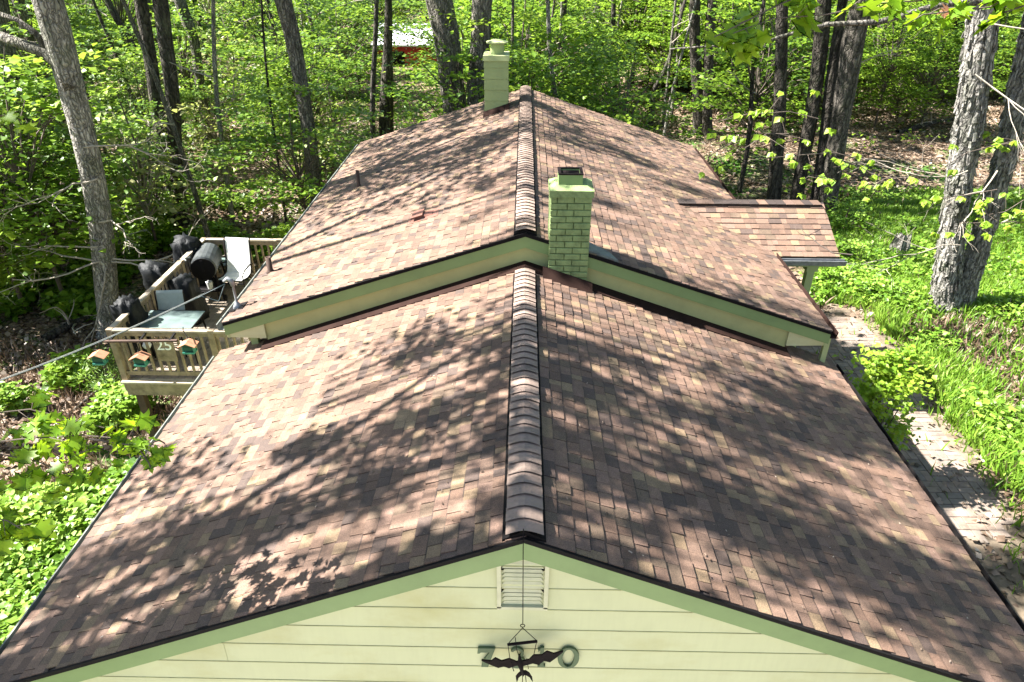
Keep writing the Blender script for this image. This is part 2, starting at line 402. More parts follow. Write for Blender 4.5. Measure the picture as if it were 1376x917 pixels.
def shingle_slope(fn, side, Y0, Y1, off=.012, expo=.12):
    """list of (origin, downslope, along, normal, width, thickness idx, width idx)"""
    a = fn(side, 0, (Y0+Y1)/2); b = fn(side, 1, (Y0+Y1)/2); L = (b-a).length; n = int(round(L/expo)); out = []
    for i in range(n):
        s0 = i/n; s1 = (i+1)/n; Y = Y0+random.uniform(-.12, 0); j0 = random.random()*.002
        while Y < Y1-.02:
            k = random.choice((0, 1, 1, 2, 2, 3)); wd = TABW[k]
            ya = max(Y, Y0); yb = min(Y+wd, Y1); Y += wd
            if yb-ya < .03: continue
            A = fn(side, s0, ya); B = fn(side, s1, ya); C = fn(side, s0, yb)
            d = (B-A).normalized(); al = (C-A).normalized(); nn = d.cross(al).normalized()
            if nn.z < 0: nn = -nn
            out.append((A+nn*off, d, al, nn, yb-ya, random.randrange(3), k, (B-A).length))
    return out

def add_roof(nm, fn, Y0, Y1, singles, expo=.12):
    # deck slab
    mb = MB()
    for side in (-1, 1):
        G = 16; dn = Vector((0, 0, -.05)); g = [fn(side, i/G, Y0+(Y1-Y0)*j/G) for j in range(G+1) for i in range(G+1)]; m_ = len(g)
        q = lambda i, j: j*(G+1)+i
        fs = [(q(i, j), q(i+1, j), q(i+1, j+1), q(i, j+1)) for j in range(G) for i in range(G)]
        fs += [tuple(m_+k for k in f[::-1]) for f in fs]
        for i in range(G):
            for a, b in (((i, 0), (i+1, 0)), ((i, G), (i+1, G)), ((0, i), (0, i+1)), ((G, i), (G, i+1))): fs.append((q(*a), q(*b), m_+q(*b), m_+q(*a)))
        mb.add(g+[v_+dn for v_ in g], fs)
    root = mb.build(nm, M['under'], house)
    tabs = shingle_slope(fn, -1, Y0, Y1, expo=expo)+shingle_slope(fn, 1, Y0, Y1, expo=expo)
    pick = set()
    if singles:
        sc_ = []
        for i, t in enumerate(tabs):
            c = t[0]+t[1]*.06+t[2]*t[4]*.5
            if t[4] < TABW[t[6]]-.001: continue
            x, y, k = proj(c)
            if 5 < x < 1371 and y < 910: sc_.append((t[4]/k**2, i))
        sc_.sort(reverse=True); pick = {i for _, i in sc_[:singles]}
    rest = MB()
    for i, (o, d, al, nn, wd, ti, k, L) in enumerate(tabs):
        if i in pick:
            s = link('shingle', tabcache[(k, ti)], root)
            s.matrix_local = Matrix(((d.x, al.x, nn.x, o.x), (d.y, al.y, nn.y, o.y), (d.z, al.z, nn.z, o.z), (0, 0, 0, 1))) if d.cross(al).dot(nn) > 0 else \
                Matrix(((d.x, -al.x, nn.x, o.x+al.x*wd), (d.y, -al.y, nn.y, o.y+al.y*wd), (d.z, -al.z, nn.z, o.z+al.z*wd), (0, 0, 0, 1)))
        else:
            t = (.008, .013, .018)[ti]; L2 = L+.008; w2 = wd-.003
            p = [o-d*.02, o-d*.02+al*w2, o+d*L2+al*w2+nn*t, o+d*L2+nn*t, o+d*L2+al*w2-nn*.006, o+d*L2-nn*.006]
            rest.add(p, [(0, 3, 2, 1), (3, 5, 4, 2), (0, 5, 3), (1, 2, 4)], random.random()); rest.b += [0, 0, 1, 1, 1, 1]
    tag(rest.build('shingle_field', M['shingle'], root), kind='stuff')
    return root
low_roof = add_roof('garage_roof', lowpt, YF, YB, 296)
up_roof = add_roof('main_roof', uppt, Y2F, Y2B, 0)

def ridge(fn, Y0, Y1, root, x0=0):
    hw = .128; ml = (fn(-1, 0, Y0)-fn(-1, 1, Y0)).z/abs((fn(-1, 1, Y0)).x)
    mb = MB(); prof = [(-.150, -.0), (-.148, .026), (0, .046), (.148, .026), (.150, -.0), (0, 0)]
    def zr(Y): return fn(1, 0, Y).z
    vs = []
    for Y in (Y0+.01, Y1):
        for x, z in prof: vs.append((x, Y, zr(Y)-abs(x)*ml+z+.012))
    mb.add(vs, [(0, 1, 7, 6), (1, 2, 8, 7), (2, 3, 9, 8), (3, 4, 10, 9), (4, 5, 11, 10), (5, 0, 6, 11), (0, 5, 2, 1), (5, 4, 3, 2), (6, 7, 8, 11), (11, 8, 9, 10)])
    mb.build('ridge_vent', M['ventblack'], root)
    e = .125; n = int((Y1-Y0)/e); e = (Y1-Y0)/n
    def capmesh():
        b = MB(); xs = [-hw, -.09, -.045, 0, .045, .09, hw]
        def zz(x): return -(math.sqrt(x*x+.05*.05)-.05)*ml*1.05+.064
        top0 = [(x, -.008, zz(x)+.013) for x in xs]; top1 = [(x, e+.02, zz(x)-.004) for x in xs]; bot0 = [(x, .004, zz(x)+.007) for x in xs]
        v = top0+top1+bot0; n_ = len(xs); f = []
        for i in range(n_-1):
            f.append((i, i+1, n_+i+1, n_+i)); f.append((2*n_+i, 2*n_+i+1, i+1, i))
        f.append((0, n_, 2*n_)); f.append((n_-1, 3*n_-1, 2*n_-1))
        return b.add(v, f).mesh('ridge_cap', M['cap'], False)
    cm = capmesh()
    for k in range(n):
        Y = Y0+k*e; c = link('ridge_cap', cm, root, loc=(random.uniform(-.004, .004), Y, zr(Y)))
        c.rotation_euler = (math.atan2(zr(Y+e)-zr(Y), e), 0, random.uniform(-.012, .012))
ridge(lowpt, YF, 8.06, low_roof); ridge(uppt, Y2F, Y2B, up_roof)

# rake trim -----------------------------------------------------------------
def rake(fn, Y, side, y0, y1, top, bot, mat, name, s0=0., s1=1., parent=house):
    a, b = fn(side, s0, Y), fn(side, s1, Y); mb = MB()
    A = [Vector((p.x, yy, p.z+dz)) for dz in (bot, top) for p, yy in ((a, y0), (b, y0), (b, y1), (a, y1))]
    mb.hexa(A); return mb.build(name, mat, parent)
for side in (-1, 1):
    rake(lowpt, YF, side, YF-.022, YF-.002, .016, -.022, M['black'], 'drip_edge')
    rake(lowpt, YF, side, YF-.004, YF+.03, -.024, -.20, M['green'], 'rake_board')
    s0 = 0 if side < 0 else 0
for side, rng_ in ((-1, [(0, 1)]), (1, [(0, .073), (.192, 1)])):
    for s0, s1 in rng_:
        rake(uppt, Y2F, side, Y2F-.022, Y2F-.002, .016, -.030, M['black'], 'drip_edge', s0, s1)
        rake(uppt, Y2F, side, Y2F-.004, Y2F+.03, -.032, -.19, M['green'], 'rake_board', s0, s1)
# soffit under main rake + wall strip + apron flashing on garage roof
SW = .868
for side in (-1, 1):
    rake(uppt, Y2F, side, Y2F+.03, 8.33, -.17, -.188, M['greenlight'], 'soffit', 0, 1)
    YS = 8.33; a0 = uppt(side, 0, YS); a1 = uppt(side, SW, YS)
    mb = MB(); zt = -.19
    b0 = lowpt(side, 0, YS); b1 = lowpt(side, abs(a1.x)/(WL if side < 0 else WR), YS)
    mb.hexa([Vector((q.x, yy, q.z-.03)) for q, yy in ((b0, YS), (b1, YS), (b1, YS+.1), (b0, YS+.1))] +
            [Vector((q.x, yy, q.z+zt)) for q, yy in ((a0, YS), (a1, YS), (a1, YS+.1), (a0, YS+.1))])
    mb.build('gable_strip', M['strip'], house)
    # apron flashing
    mb = MB(); q = [lowpt(side, 0, 8.12), lowpt(side, .83, 8.12), lowpt(side, .83, 8.328), lowpt(side, 0, 8.328)]
    nn = Vector((0, 0, .035)); mb.hexa([v_-Vector((0, 0, .01)) for v_ in q]+[q[0]+nn, q[1]+nn, q[2]+nn*1.9, q[3]+nn*1.9])
    mb.build('flashing', M['brownmetal'], house)
    # boxed eave return (triangular panel)
    e0 = uppt(side, 1, Y2F); w0 = uppt(side, SW, Y2F)
    mb = MB(); zl = e0.z-.2
    tri = [(w0.x, w0.z-.19), (e0.x, e0.z-.19), (e0.x, e0.z-.235), (w0.x, zl-.05)]
    mb.prism(tri, (0, Y2F+.035, 0), Vector((1, 0, 0)), Vector((0, 0, 1)), Vector((0, .2, 0))); mb.build('eave_return', M['siding'], house)
# front wall with siding boards
wall = MB(); Yw = YF+.06
wall.prism([(-4.3, -4.4), (4.3, -4.4), (4.3, -2.0), (0, -.12), (-4.3, -2.0)], (0, Yw, 0), Vector((1, 0, 0)), Vector((0, 0, 1)), Vector((0, .12, 0)))
wall = wall.build('front_wall', M['siding'], house)
zt = -.12; hb = .228; zk = -.325
rows = []
z = zk
while z > -4.3:
    rows.append((z-hb, z)); z -= hb
rows.insert(0, (zk, -.13))
for i, (z0, z1) in enumerate(rows):
    x0 = min(4.28, max(.02, (-z0-.13)/MS)); x1 = min(4.28, max(.0, (-z1-.13)/MS))
    MB().box((0, Yw-.0225, z0+.010), (2*x0-.01, .006, .007)).build('lap_shadow_line', M['lapshadow'], wall)  # thin dark strip painted as the shadow line under each board's lower edge
    cuts = [-9]+sorted([random.uniform(-3.6, 3.6)])+[9] if i in (2, 5) else [-9, 9]
    for a, b in zip(cuts[:-1], cuts[1:]):
        lo0, hi0 = max(-x0, a), min(x0, b); lo1, hi1 = max(-x1, a), min(x1, b)
        if hi0-lo0 < .05: continue
        if hi1-lo1 < 0: lo1 = hi1 = (lo1+hi1)/2
        g = .0015
        P = [Vector((lo0+g, Yw-.022, z0+.011)), Vector((hi0-g, Yw-.022, z0+.011)), Vector((hi0-g, Yw, z0+.011)), Vector((lo0+g, Yw, z0+.011)),
             Vector((lo1+g, Yw-.008, z1)), Vector((max(hi1-g, lo1+g+.002), Yw-.008, z1)), Vector((max(hi1-g, lo1+g+.002), Yw, z1)), Vector((lo1+g, Yw, z1))]
        MB().hexa(P).build('siding_board', M['siding'], wall)
# other walls of both volumes
mb = MB()
for xx in (-4.24, 4.24): mb.box((xx, (YF+YB)/2+.1, (-4.4+ZE)/2-.03), (.12, YB-YF-.1, ZE+4.4-.06))
mb.box((0, 8.75, -3.6), (7.2, .12, 1.6)); mb.build('side_wall', M['siding'], house)
mb = MB()
for sx, W_ in ((-1, W2L), (1, W2R)):
    mb.box((sx*W_*SW, (YB+Y2B)/2, -3.15), (.12, Y2B-YB-.3, 3.3))
mb.box((0, Y2B-.3, -3.0), (7.1, .12, 3.0)); mb.build('main_wall', M['siding'], house)
mb = MB(); mb.prism([(-3.6, -1.45), (3.6, -1.45), (0, -.12)], (0, Y2B-.3, 0), Vector((1, 0, 0)), Vector((0, 0, 1)), Vector((0, .1, 0))); mb.build('rear_gable', M['siding'], house)
# eave fascia + gutters
def gutter(xc, z, y0, y1, side, mat='greymetal', nm='gutter'):
    mb = MB(); s = side
    pr = [(0, 0), (.10*s, 0), (.115*s, -.015), (.10*s, -.09), (0, -.09), (0, -.075), (.085*s, -.075), (.095*s, -.02), (.01*s, -.02)]
    pr = [(0, .0), (.012*s, 0), (.012*s, -.08), (.085*s, -.08), (.10*s, 0), (.115*s, 0), (.10*s, -.095), (0, -.095)]
    mb.prism(pr, (xc, y0, z), Vector((1, 0, 0)), Vector((0, 0, 1)), Vector((0, y1-y0, 0))); return mb.build(nm, M[mat], house)
gutter(-WL+.01, ZE-.02, YF+.03, YB-.1, -1); gutter(WR-.01, ZE-.02, YF+.03, YB-.1, 1, 'black')
e = uppt(-1, 1, 0).z
gutter(-W2L+.01, e-.02, Y2F, Y2B, -1); gutter(W2R-.01, e-.02, Y2F, Y2B, 1, 'brownmetal')
for side, W_ in ((-1, W2L), (1, W2R)):
    mb = MB(); mb.box((side*(W_-.03), (Y2F+Y2B)/2, e-.15), (.03, Y2B-Y2F-.06, .19)); mb.build('fascia', M['greenlight'], house)
    mb = MB(); mb.box((side*(W_-.3), (YB+Y2B)/2, e-.245), (.55, Y2B-YB, .02)); mb.build('soffit', M['siding'], house)
    mb = MB(); mb.box((side*(WL-.04), (YF+YB)/2, ZE-.13), (.03, YB-YF-.1, .16)); mb.build('fascia', M['greenlight'], house)
P = atY(1112, 459, 8.36)
mb = MB(); mb.box((P.x, 8.38, (P.z-1.9)/2-.05), (.075, .06, abs(P.z+1.9)+.25)); mb.build('downspout', M['greenlight'], house)
mb = MB(); mb.tube([(WR+.06, 8.2, -1.95), (WR+.02, 8.2, -2.2), (WR-.1, 8.2, -2.4), (WR-.1, 8.2, -4.35)], .04, 8); mb.build('downspout', M['greenlight'], house, True)
P = atY(225, 548, 8.3)
mb = MB(); mb.tube([(-WL-.06, 8.2, -1.98), (-WL-.06, 8.2, -2.1), (-4.33, 8.2, -2.35), (-4.33, 8.2, -5.1)], .045, 8); mb.build('downspout', M['sidinggreen'], house, True)
mb = MB(); mb.box((-3.55, 8.45, -1.62), (.16, .12, .22)); mb.box((-3.86, 8.45, -1.66), (.10, .10, .26)); mb.build('eave_block', M['sidinggreen'], house)

# chimney with bricks --------------------------------------------------------
yc = 8.19; L0 = atY(737, 340, yc); R0 = atY(791.5, 340, yc); zt = atY(765, 265, yc).z
cx0, cx1 = L0.x, R0.x; dep_ = .42; zb = -1.2
chim = MB().box(((cx0+cx1)/2, yc+dep_/2+.012, (zt+zb)/2), (cx1-cx0-.03, dep_-.02, zt-zb)).build('chimney', M['mortar'], house)
rh = .0835; nrow = int((zt-zb)/rh); rh = (zt-zb)/nrow
def brick(c, d):
    mb = MB(); bx = random.uniform(-.002, .002)
    hx, hy, hz = d[0]/2, d[1]/2, d[2]/2; e_ = .006; c = Vector(c)
    # bevelled brick: inset front/back rings
    vs = []; 
    for yy, ins in ((-hy, e_), (-hy+e_, 0), (hy-e_, 0), (hy, e_)):
        for sx, sz in ((-1, -1), (1, -1), (1, 1), (-1, 1)): vs.append(c+Vector((sx*(hx-ins), yy, sz*(hz-ins))))
    fs = [(0, 1, 2, 3), (15, 14, 13, 12)]
    for k in range(3):
        for i in range(4): fs.append((k*4+i, k*4+4+i, k*4+4+(i+1) % 4, k*4+(i+1) % 4))
    return mb.add(vs, fs).build('brick', M['brickgreen'], chim)
wch = cx1-cx0
for r in range(nrow):
    z = zb+(r+.5)*rh
    if z < -.95: continue
    cuts = [0, .62*.35, .62*.77, 1] if 0 else ([0, .18, .58, 1] if r % 2 else [0, .40, .80, 1])
    j = random.uniform(-.012, .012)
    for a, b in zip(cuts[:-1], cuts[1:]):
        a_ = a+(j if a > 0 else 0); b_ = b+(j if b < 1 else 0)
        brick((cx0+wch*(a_+b_)/2, yc+.045+random.uniform(-.003, .003), z), (wch*(b_-a_)-.009, .09, rh-.010))
    for sx, xx in ((0, cx0+.045), (1, cx1-.045)):
        for k in range(2):
            brick((xx, yc+.09+.005+(dep_-.09)*(k+.5)/2, z), (.092, (dep_-.09)/2-.008, rh-.010))
mb = MB(); zc = zt
mb.hexa([Vector(((cx0+cx1)/2+sx*(wch/2+.014), yc+dep_/2+sy*(dep_/2+.03), zc+dz)) for dz in (.0, .085) for sx, sy in ((-1, -1), (1, -1), (1, 1), (-1, 1))])
mb.hexa([Vector(((cx0+cx1)/2+sx*(wch/2+.004-q), yc+dep_/2+sy*(dep_/2+.02-q), zc+dz)) for dz, q in ((.086, 0), (.125, .07)) for sx, sy in ((-1, -1), (1, -1), (1, 1), (-1, 1))])
mb.build('chimney_crown', M['brickgreen'], chim)
fx0 = atY(750.5, 245, yc+.1).x; fx1 = atY(783, 245, yc+.1).x; fz = atY(766, 235, yc+.1).z; fyd = .26; fm = (fx0+fx1)/2; fwid = fx1-fx0
mb = MB()
for c, d in (((fm, yc+.1, 0), (fwid, .03)), ((fm, yc+.1+fyd, 0), (fwid, .03)), ((fx0+.016, yc+.1+fyd/2, 0), (.03, fyd-.032)), ((fx1-.016, yc+.1+fyd/2, 0), (.03, fyd-.032))):
    mb.box((c[0], c[1], (zc+.1+fz)/2), (d[0], d[1], fz-zc-.1))
mb.build('flue', M['green'], chim)
mb = MB()
for c, d in (((fm, yc+.099, 0), (fwid+.012, .036)), ((fm, yc+.101+fyd, 0), (fwid+.012, .036)), ((fx0+.013, yc+.1+fyd/2, 0), (.038, fyd-.038)), ((fx1-.013, yc+.1+fyd/2, 0), (.038, fyd-.038))):
    mb.box((c[0], c[1], fz+.006), (d[0], d[1], .014))
mb.box((fm, yc+.1+fyd/2, fz-.03), (fwid-.06, fyd-.03, .02)); mb.build('flue_rim_dark_plug', M['bat'], chim)  # black plug in the flue mouth stands in for the shade inside
# flashing round the chimney
mb = MB(); a = lowpt(1, cx0/WR-.015, yc); b = lowpt(1, cx1/WR+.015, yc)
mb.hexa([Vector((q.x, yy, q.z-.02)) for q, yy in ((a, yc-.16), (b, yc-.16), (b, yc-.008), (a, yc-.008))]+[Vector((q.x, yy, q.z+h)) for q, yy, h in ((a, yc-.16, .026), (b, yc-.16, .026), (b, yc-.008, .13), (a, yc-.008, .13))])
mb.build('flashing', M['brownmetal'], house)
mb = MB(); q = [uppt(1, (cx1+.01)/W2R, Y2F+.03), uppt(1, (cx1+.40)/W2R, Y2F+.0), uppt(1, (cx1+.30)/W2R, Y2F+.2), uppt(1, (cx1+.01)/W2R, Y2F+.34)]
mb.hexa([v_+Vector((0, 0, .005)) for v_ in q]+[v_+Vector((0, 0, .045)) for v_ in q]); mb.build('flashing', M['greymetal'], house)

# far chimney chase -----------------------------------------------------------
yk = 15.9
xa = atY(651, 100, yk).x; xb = atY(682, 100, yk).x; z1 = atY(665, 76, yk).z; xm = (xa+xb)/2; hw = (xb-xa)/2
fch = MB().box((xm, yk+.3, (z1-.9)/2), (2*hw-.02, .58, z1+.9)).build('chimney', M['sidinggreen'], house)
for k in range(7):
    zz = -.5+k*(z1+.5)/7; h_ = (z1+.5)/7-.008
    mb = MB(); mb.hexa([Vector((xm+sx*(hw+o), yk+.3+sy*(.29+o), zz+dz)) for dz, o in ((0, .018), (h_, .004)) for sx, sy in ((-1, -1), (1, -1), (1, 1), (-1, 1))])
    mb.build('siding_board', M['sidinggreen'], fch)
mb = MB(); mb.hexa([Vector((xm+sx*(hw+.035-q), yk+.3+sy*(.33-q), z1+dz)) for dz, q in ((-.09, 0), (.015, .01)) for sx, sy in ((-1, -1), (1, -1), (1, 1), (-1, 1))]); mb.build('chimney_crown', M['greenlight'], fch)
def lathe(prof, c, n=16):
    mb = MB(); vs = []; fs = []
    for r, z in prof:
        for k in range(n): a = 2*math.pi*k/n; vs.append((c[0]+r*math.cos(a), c[1]+r*math.sin(a), c[2]+z))
    for i in range(len(prof)-1):
        for k in range(n): fs.append((i*n+k, i*n+(k+1) % n, (i+1)*n+(k+1) % n, (i+1)*n+k))
    fs.append(tuple(range(n))); fs.append(tuple((len(prof)-1)*n+k for k in range(n)))
    return mb.add(vs, fs)
ztop = atY(667, 53, yk+.3).z
lathe([(.15, .0), (.15, .20), (.165, .20), (.165, .22), (.11, .225), (.11, .30)], (xm+.02, yk+.3, z1), 16).build('flue', M['sidinggreen'], fch)
lathe([(.10, 0), (.235, .0), (.24, .025), (.12, .055), (.02, .06)], (xm+.02, yk+.3, ztop-.07), 18).build('rain_cap', M['greenlight'], fch)
mb = MB()
for a in range(8): mb.tube([(xm+.02+.14*math.cos(a*.785), yk+.3+.14*math.sin(a*.785), z1+.2), (xm+.02+.14*math.cos(a*.785), yk+.3+.14*math.sin(a*.785), ztop-.07)], .008, 4)
mb.build('cap_bracket', M['black'], fch)
mb = MB(); q0 = uppt(-1, -xa/W2L+.01, yk-.05); q1 = uppt(-1, -xb/W2L-.01, yk-.05)
mb.hexa([Vector((q.x, yy, q.z-.01)) for q, yy in ((q0, yk-.12), (q1, yk-.12), (q1, yk-.02), (q0, yk-.02))]+[Vector((q.x, yy, q.z+h)) for q, yy, h in ((q0, yk-.12, .03), (q1, yk-.12, .03), (q1, yk-.02, .13), (q0, yk-.02, .13))])
mb.build('flashing', M['brownmetal'], fch)

# roof penetrations -------------------------------------------------------------
def on_upper(x, y, side):
    W_ = W2L if side < 0 else W2R; d = ray(x, y)
    n_ = Vector((side*M2, 0, 1)); t = (Z2-CAM.z + 0)  # plane z + side*M2*x = Z2
    t = (Z2-CAM.z-side*M2*CAM.x)/(d.z+side*M2*d.x); return CAM+d*t
def vent_pipe(x, y, r, h):
    P = on_upper(x, y, -1)
    o = lathe([(r*1.9, -.01), (r*1.2, .05), (r, .06), (r, h), (r*.8, h), (r*.8, h-.05)], P, 14).build('vent_pipe', M['darkpost'], house, True); return P
vent_pipe(482.5, 252, .034, .34); vent_pipe(364, 367, .042, .27)
P = on_upper(570, 292, -1)
mb = MB(); d = Vector((-1, 0, -M2)).normalized(); nn = Vector((-M2, 0, 1)).normalized(); yv = Vector((0, 1, 0))
bs = [P+d*a*.2+yv*b*.16+nn*.012 for a, b in ((1.25, -1.2), (-1.25, -1.2), (-1.25, 1.2), (1.25, 1.2))]
mb.hexa(bs+[b_+nn*.012 for b_ in bs])
bs = [P+d*a*.15+yv*b*.13+nn*.025 for a, b in ((1, -1), (-1, -1), (-1, 1), (1, 1))]
mb.hexa(bs+[P+d*.1+yv*-.09+nn*.085, P+d*-.15+yv*-.09+nn*.03, P+d*-.15+yv*.09+nn*.03, P+d*.1+yv*.09+nn*.085])
mb.hexa([P+d*a*.17+yv*b*.14+nn*c_ for c_ in (.07, .088) for a, b in ((1, -1), (-.1, -1), (-.1, 1), (1, 1))])
mb.build('roof_vent', M['ventbrown'], house)
# service mast with weatherhead
P = on_upper(320, 415, -1)
mast = lathe([(.075, -.02), (.06, .05), (.03, .10), (.017, .12), (.017, .36), (.020, .37)], P, 12).build('service_mast', M['silver'], house, True)
mb = MB(); hd = P+Vector((0, 0, .36)); mb.tube([hd+Vector((0, 0, 0)), hd+Vector((-.01, 0, .08)), hd+Vector((-.05, -.01, .12)), hd+Vector((-.11, -.02, .08))], [.028, .037, .033, .022], 10); mb.build('weatherhead', M['silver'], mast, True)
mb = MB(); mb.box(P+Vector((0, 0, .02)), (.24, .22, .02), ry=-.3); mb.build('pipe_boot', M['black'], mast)

# gable vent ----------------------------------------------------------------------
yv_ = Yw-.03
A = atY(669.5, 757, yv_); B = atY(735.5, 757, yv_); C_ = atY(671.5, 815.5, yv_); xl, xr = (A.x+C_.x)/2, B.x; zt_, zb_ = A.z, C_.z; xm = (xl+xr)/2
pk = -.045
gv = MB()
gv.bar((xl, yv_, zb_), (xl, yv_, zt_), .03, .03, up=Vector((0, 1, 0))); gv.bar((xr, yv_, zb_), (xr, yv_, zt_), .03, .03, up=Vector((0, 1, 0)))
gv.bar((xl-.015, yv_, zb_), (xr+.015, yv_, zb_), .03, .03); gv; MB_BACK = MB().box((xm, yv_+.022, (zb_+zt_)/2), (xr-xl, .006, zt_-zb_)); gv = gv.build('gable_vent', M['ventpaint'], house); MB_BACK.build('screen', M['ventblack'], gv)
nl = 12
for k in range(nl):
    z = zb_+.03+(zt_+.07-zb_-.03)*k/nl
    hwid = (xr-xl)/2-.02
    if z > zt_-.0: hwid = min(hwid, (-.235-z)/MS) if (-.235-z) > .02 else .05
    mb = MB(); mb.hexa([Vector((xm-hwid, yv_+.004, z)), Vector((xm+hwid, yv_+.004, z)), Vector((xm+hwid, yv_+.010, z)), Vector((xm-hwid, yv_+.010, z)),
                        Vector((xm-hwid+.02, yv_+.011, z+.025)), Vector((xm+hwid-.02, yv_+.011, z+.025)), Vector((xm+hwid-.02, yv_+.016, z+.025)), Vector((xm-hwid+.02, yv_+.016, z+.025))])
    mb.build('louvre', M['ventpaint'], gv)
# house number 7310 -----------------------------------------------------------------
def poly_obj(name, polys, px0, px1, pyt, pyb, Y, depth, mat, parent, flipy=True):
    """polys in 0..1 box; placed on the plane Y spanning the given photo box"""
    a = atY(px0, pyb, Y); b = atY(px1, pyt, Y); mb = MB()
    for pl in polys:
        mb.prism([(a.x+u*(b.x-a.x), a.z+v*(b.z-a.z)) for u, v in pl], (0, Y, 0), Vector((1, 0, 0)), Vector((0, 0, 1)), Vector((0, depth, 0)))
    return mb.build(name, mat, parent)
def ring(cx, cy, ro_x, ro_y, ri_x, ri_y, a0=0, a1=360, n=28):
    out = []
    for k in range(n):
        t0 = R_(a0+(a1-a0)*k/n); t1 = R_(a0+(a1-a0)*(k+1)/n)
        out.append([(cx+ro_x*math.cos(t0), cy+ro_y*math.sin(t0)), (cx+ro_x*math.cos(t1), cy+ro_y*math.sin(t1)), (cx+ri_x*math.cos(t1), cy+ri_y*math.sin(t1)), (cx+ri_x*math.cos(t0), cy+ri_y*math.sin(t0))])
    return out
Yn = Yw-.045
seven = [[(.08, 1), (0, .74), (.10, .74), (.18, .80), (.72, .80), (1, 1)], [(.72, .80), (1, 1), (.62, 0), (.22, 0)], [(.22, 0), (.62, 0), (.70, .08), (.2, .08)]]
seven = [[(.05, 1.), (0, .72), (.12, .72), (.2, .78), (.2, 1.)], [(.2, .78), (.70, .78), (1, 1), (.2, 1)], [(.70, .78), (1.0, 1.0), (.58, 0), (.2, 0), (.3, .3)]]
poly_obj('house_number', seven, 642, 665.5, 872, 896.5, Yn, .02, M['number'], house)
three = ring(.45, .76, .42, .25, .26, .15, -75, 160, 14)+ring(.45, .28, .52, .30, .30, .16, -160, 80, 16)
poly_obj('house_number', three, 685, 707, 872, 898, Yn, .02, M['number'], house)
one = [[(.38, 1), (.82, 1), (.82, .1), (.38, .1)], [(.1, .9), (.38, .93), (.38, .84), (.1, .80)], [(.15, .1), (1, .1), (1.05, 0), (.1, 0)]]
poly_obj('house_number', one, 721, 733.5, 871, 897, Yn, .02, M['number'], house)
poly_obj('house_number', ring(.5, .5, .5, .5, .27, .42), 748.5, 779.5, 871.5, 898.5, Yn, .02, M['number'], house)

# hanging bat mobile ------------------------------------------------------------------
Yb_ = YF-.10
hk = atY(703, 745, Yb_)
bat = thing('bat_mobile', 'dark metal bat mobile hanging on a wire before the yellow gable', 'mobile', tuple(hk))
bat['label'] = 'dark metal bat mobile hanging on a wire before the yellow gable'
def W(x, y, Y=Yb_): return atY(x, y, Y)-hk
mb = MB(); mb.tube([Vector((0, .1, .13)), Vector((0, .02, .07)), W(703, 745), W(703, 756), W(702.6, 839)], .0035, 5); mb.build('hanging_wire', M['bat'], bat)
mb = MB(); c = W(702.3, 841); rr = .016; mb.tube([c+Vector((rr*math.cos(a*.6283), 0, rr*math.sin(a*.6283))) for a in range(11)], .0035, 5, cap=False); mb.build('ring', M['bat'], bat)
mb = MB(); mb.tube([W(702.3, 844), W(683, 865)], .003, 5); mb.tube([W(702.3, 844), W(721, 861)], .003, 5)
mb.tube([W(682.5, 867), W(686, 890)], .003, 5); mb.tube([W(721, 863), W(717, 882)], .003, 5); mb.tube([W(692.5, 857), W(694, 872), W(700, 890)], .003, 5)
mb.tube([W(686, 888), W(690.5, 902)], .004, 5); mb.tube([W(708, 885), W(710, 899)], .003, 5); mb.build('support_wire', M['bat'], bat)
mb = MB(); mb.tube([W(682, 866.5), W(722, 862)], .011, 8); mb.build('crossbar', M['bat'], bat)
def sil(pts, Y, dpt, nm):
    mb = MB(); mid = [W(x, y, Y) for x, y in pts]; n = len(mid)
    # triangulated fan between upper and lower outline
    h = n//2; up_ = mid[:h]; lo_ = mid[h:][::-1]; vs = up_+lo_; vs2 = [v_+Vector((0, dpt, 0)) for v_ in vs]; m_ = len(up_)
    fs = []
    for i in range(m_-1):
        fs.append((i, i+1, m_+i+1, m_+i)); o = 2*m_; fs.append((o+m_+i, o+m_+i+1, o+i+1, o+i)); fs.append((i, o+i, o+i+1, i+1)); fs.append((m_+i, m_+i+1, o+m_+i+1, o+m_+i))
    fs.append((0, m_, 3*m_, 2*m_)); fs.append((m_-1, 3*m_-1, 4*m_-1, 2*m_-1))
    return mb.add(vs+vs2, fs).build(nm, M['bat'], bat)
sil([(647, 887.6), (660, 889), (665.5, 885), (674, 889), (684.5, 886), (694, 890), (702, 889), (711, 887), (717, 881), (728, 881), (735, 876), (744, 879), (757, 875.5),
     (757, 876.2), (748, 883), (739, 891), (733, 888), (724, 894.5), (717, 891.5), (703, 896), (695, 894), (684, 899), (679, 896), (668.5, 898), (660, 894), (655, 891), (647, 888.2)][:13]
    + [(757, 876.6), (748, 884), (739, 890.5), (731, 888.5), (724, 894), (716, 892), (703, 895.5), (695, 894.5), (684, 898.5), (677, 896), (669.5, 898), (658, 893.5), (647, 888.4)], Yb_, .012, 'bat_wings')
mb = MB(); mb.tube([W(698, 880), W(699, 893), W(703, 908)], [.006, .022, .008], 8); mb.build('bat_body', M['bat'], bat, True)
sil([(693, 910), (696, 906), (700, 903), (706, 902), (711, 905), (715, 911), (716, 918), (712, 910), (707, 908), (703, 908.5), (698, 911), (695, 917)][:6] + [(716, 917), (711.5, 910.5), (706, 907.5), (701, 908), (697, 911), (694.5, 918)], Yb_+.01, .010, 'small_bat')
mb = MB(); mb.tube([W(702, 907), W(702, 925)], .003, 5); mb.tube([W(706, 907), W(708, 925)], .003, 5); mb.build('support_wire', M['bat'], bat)

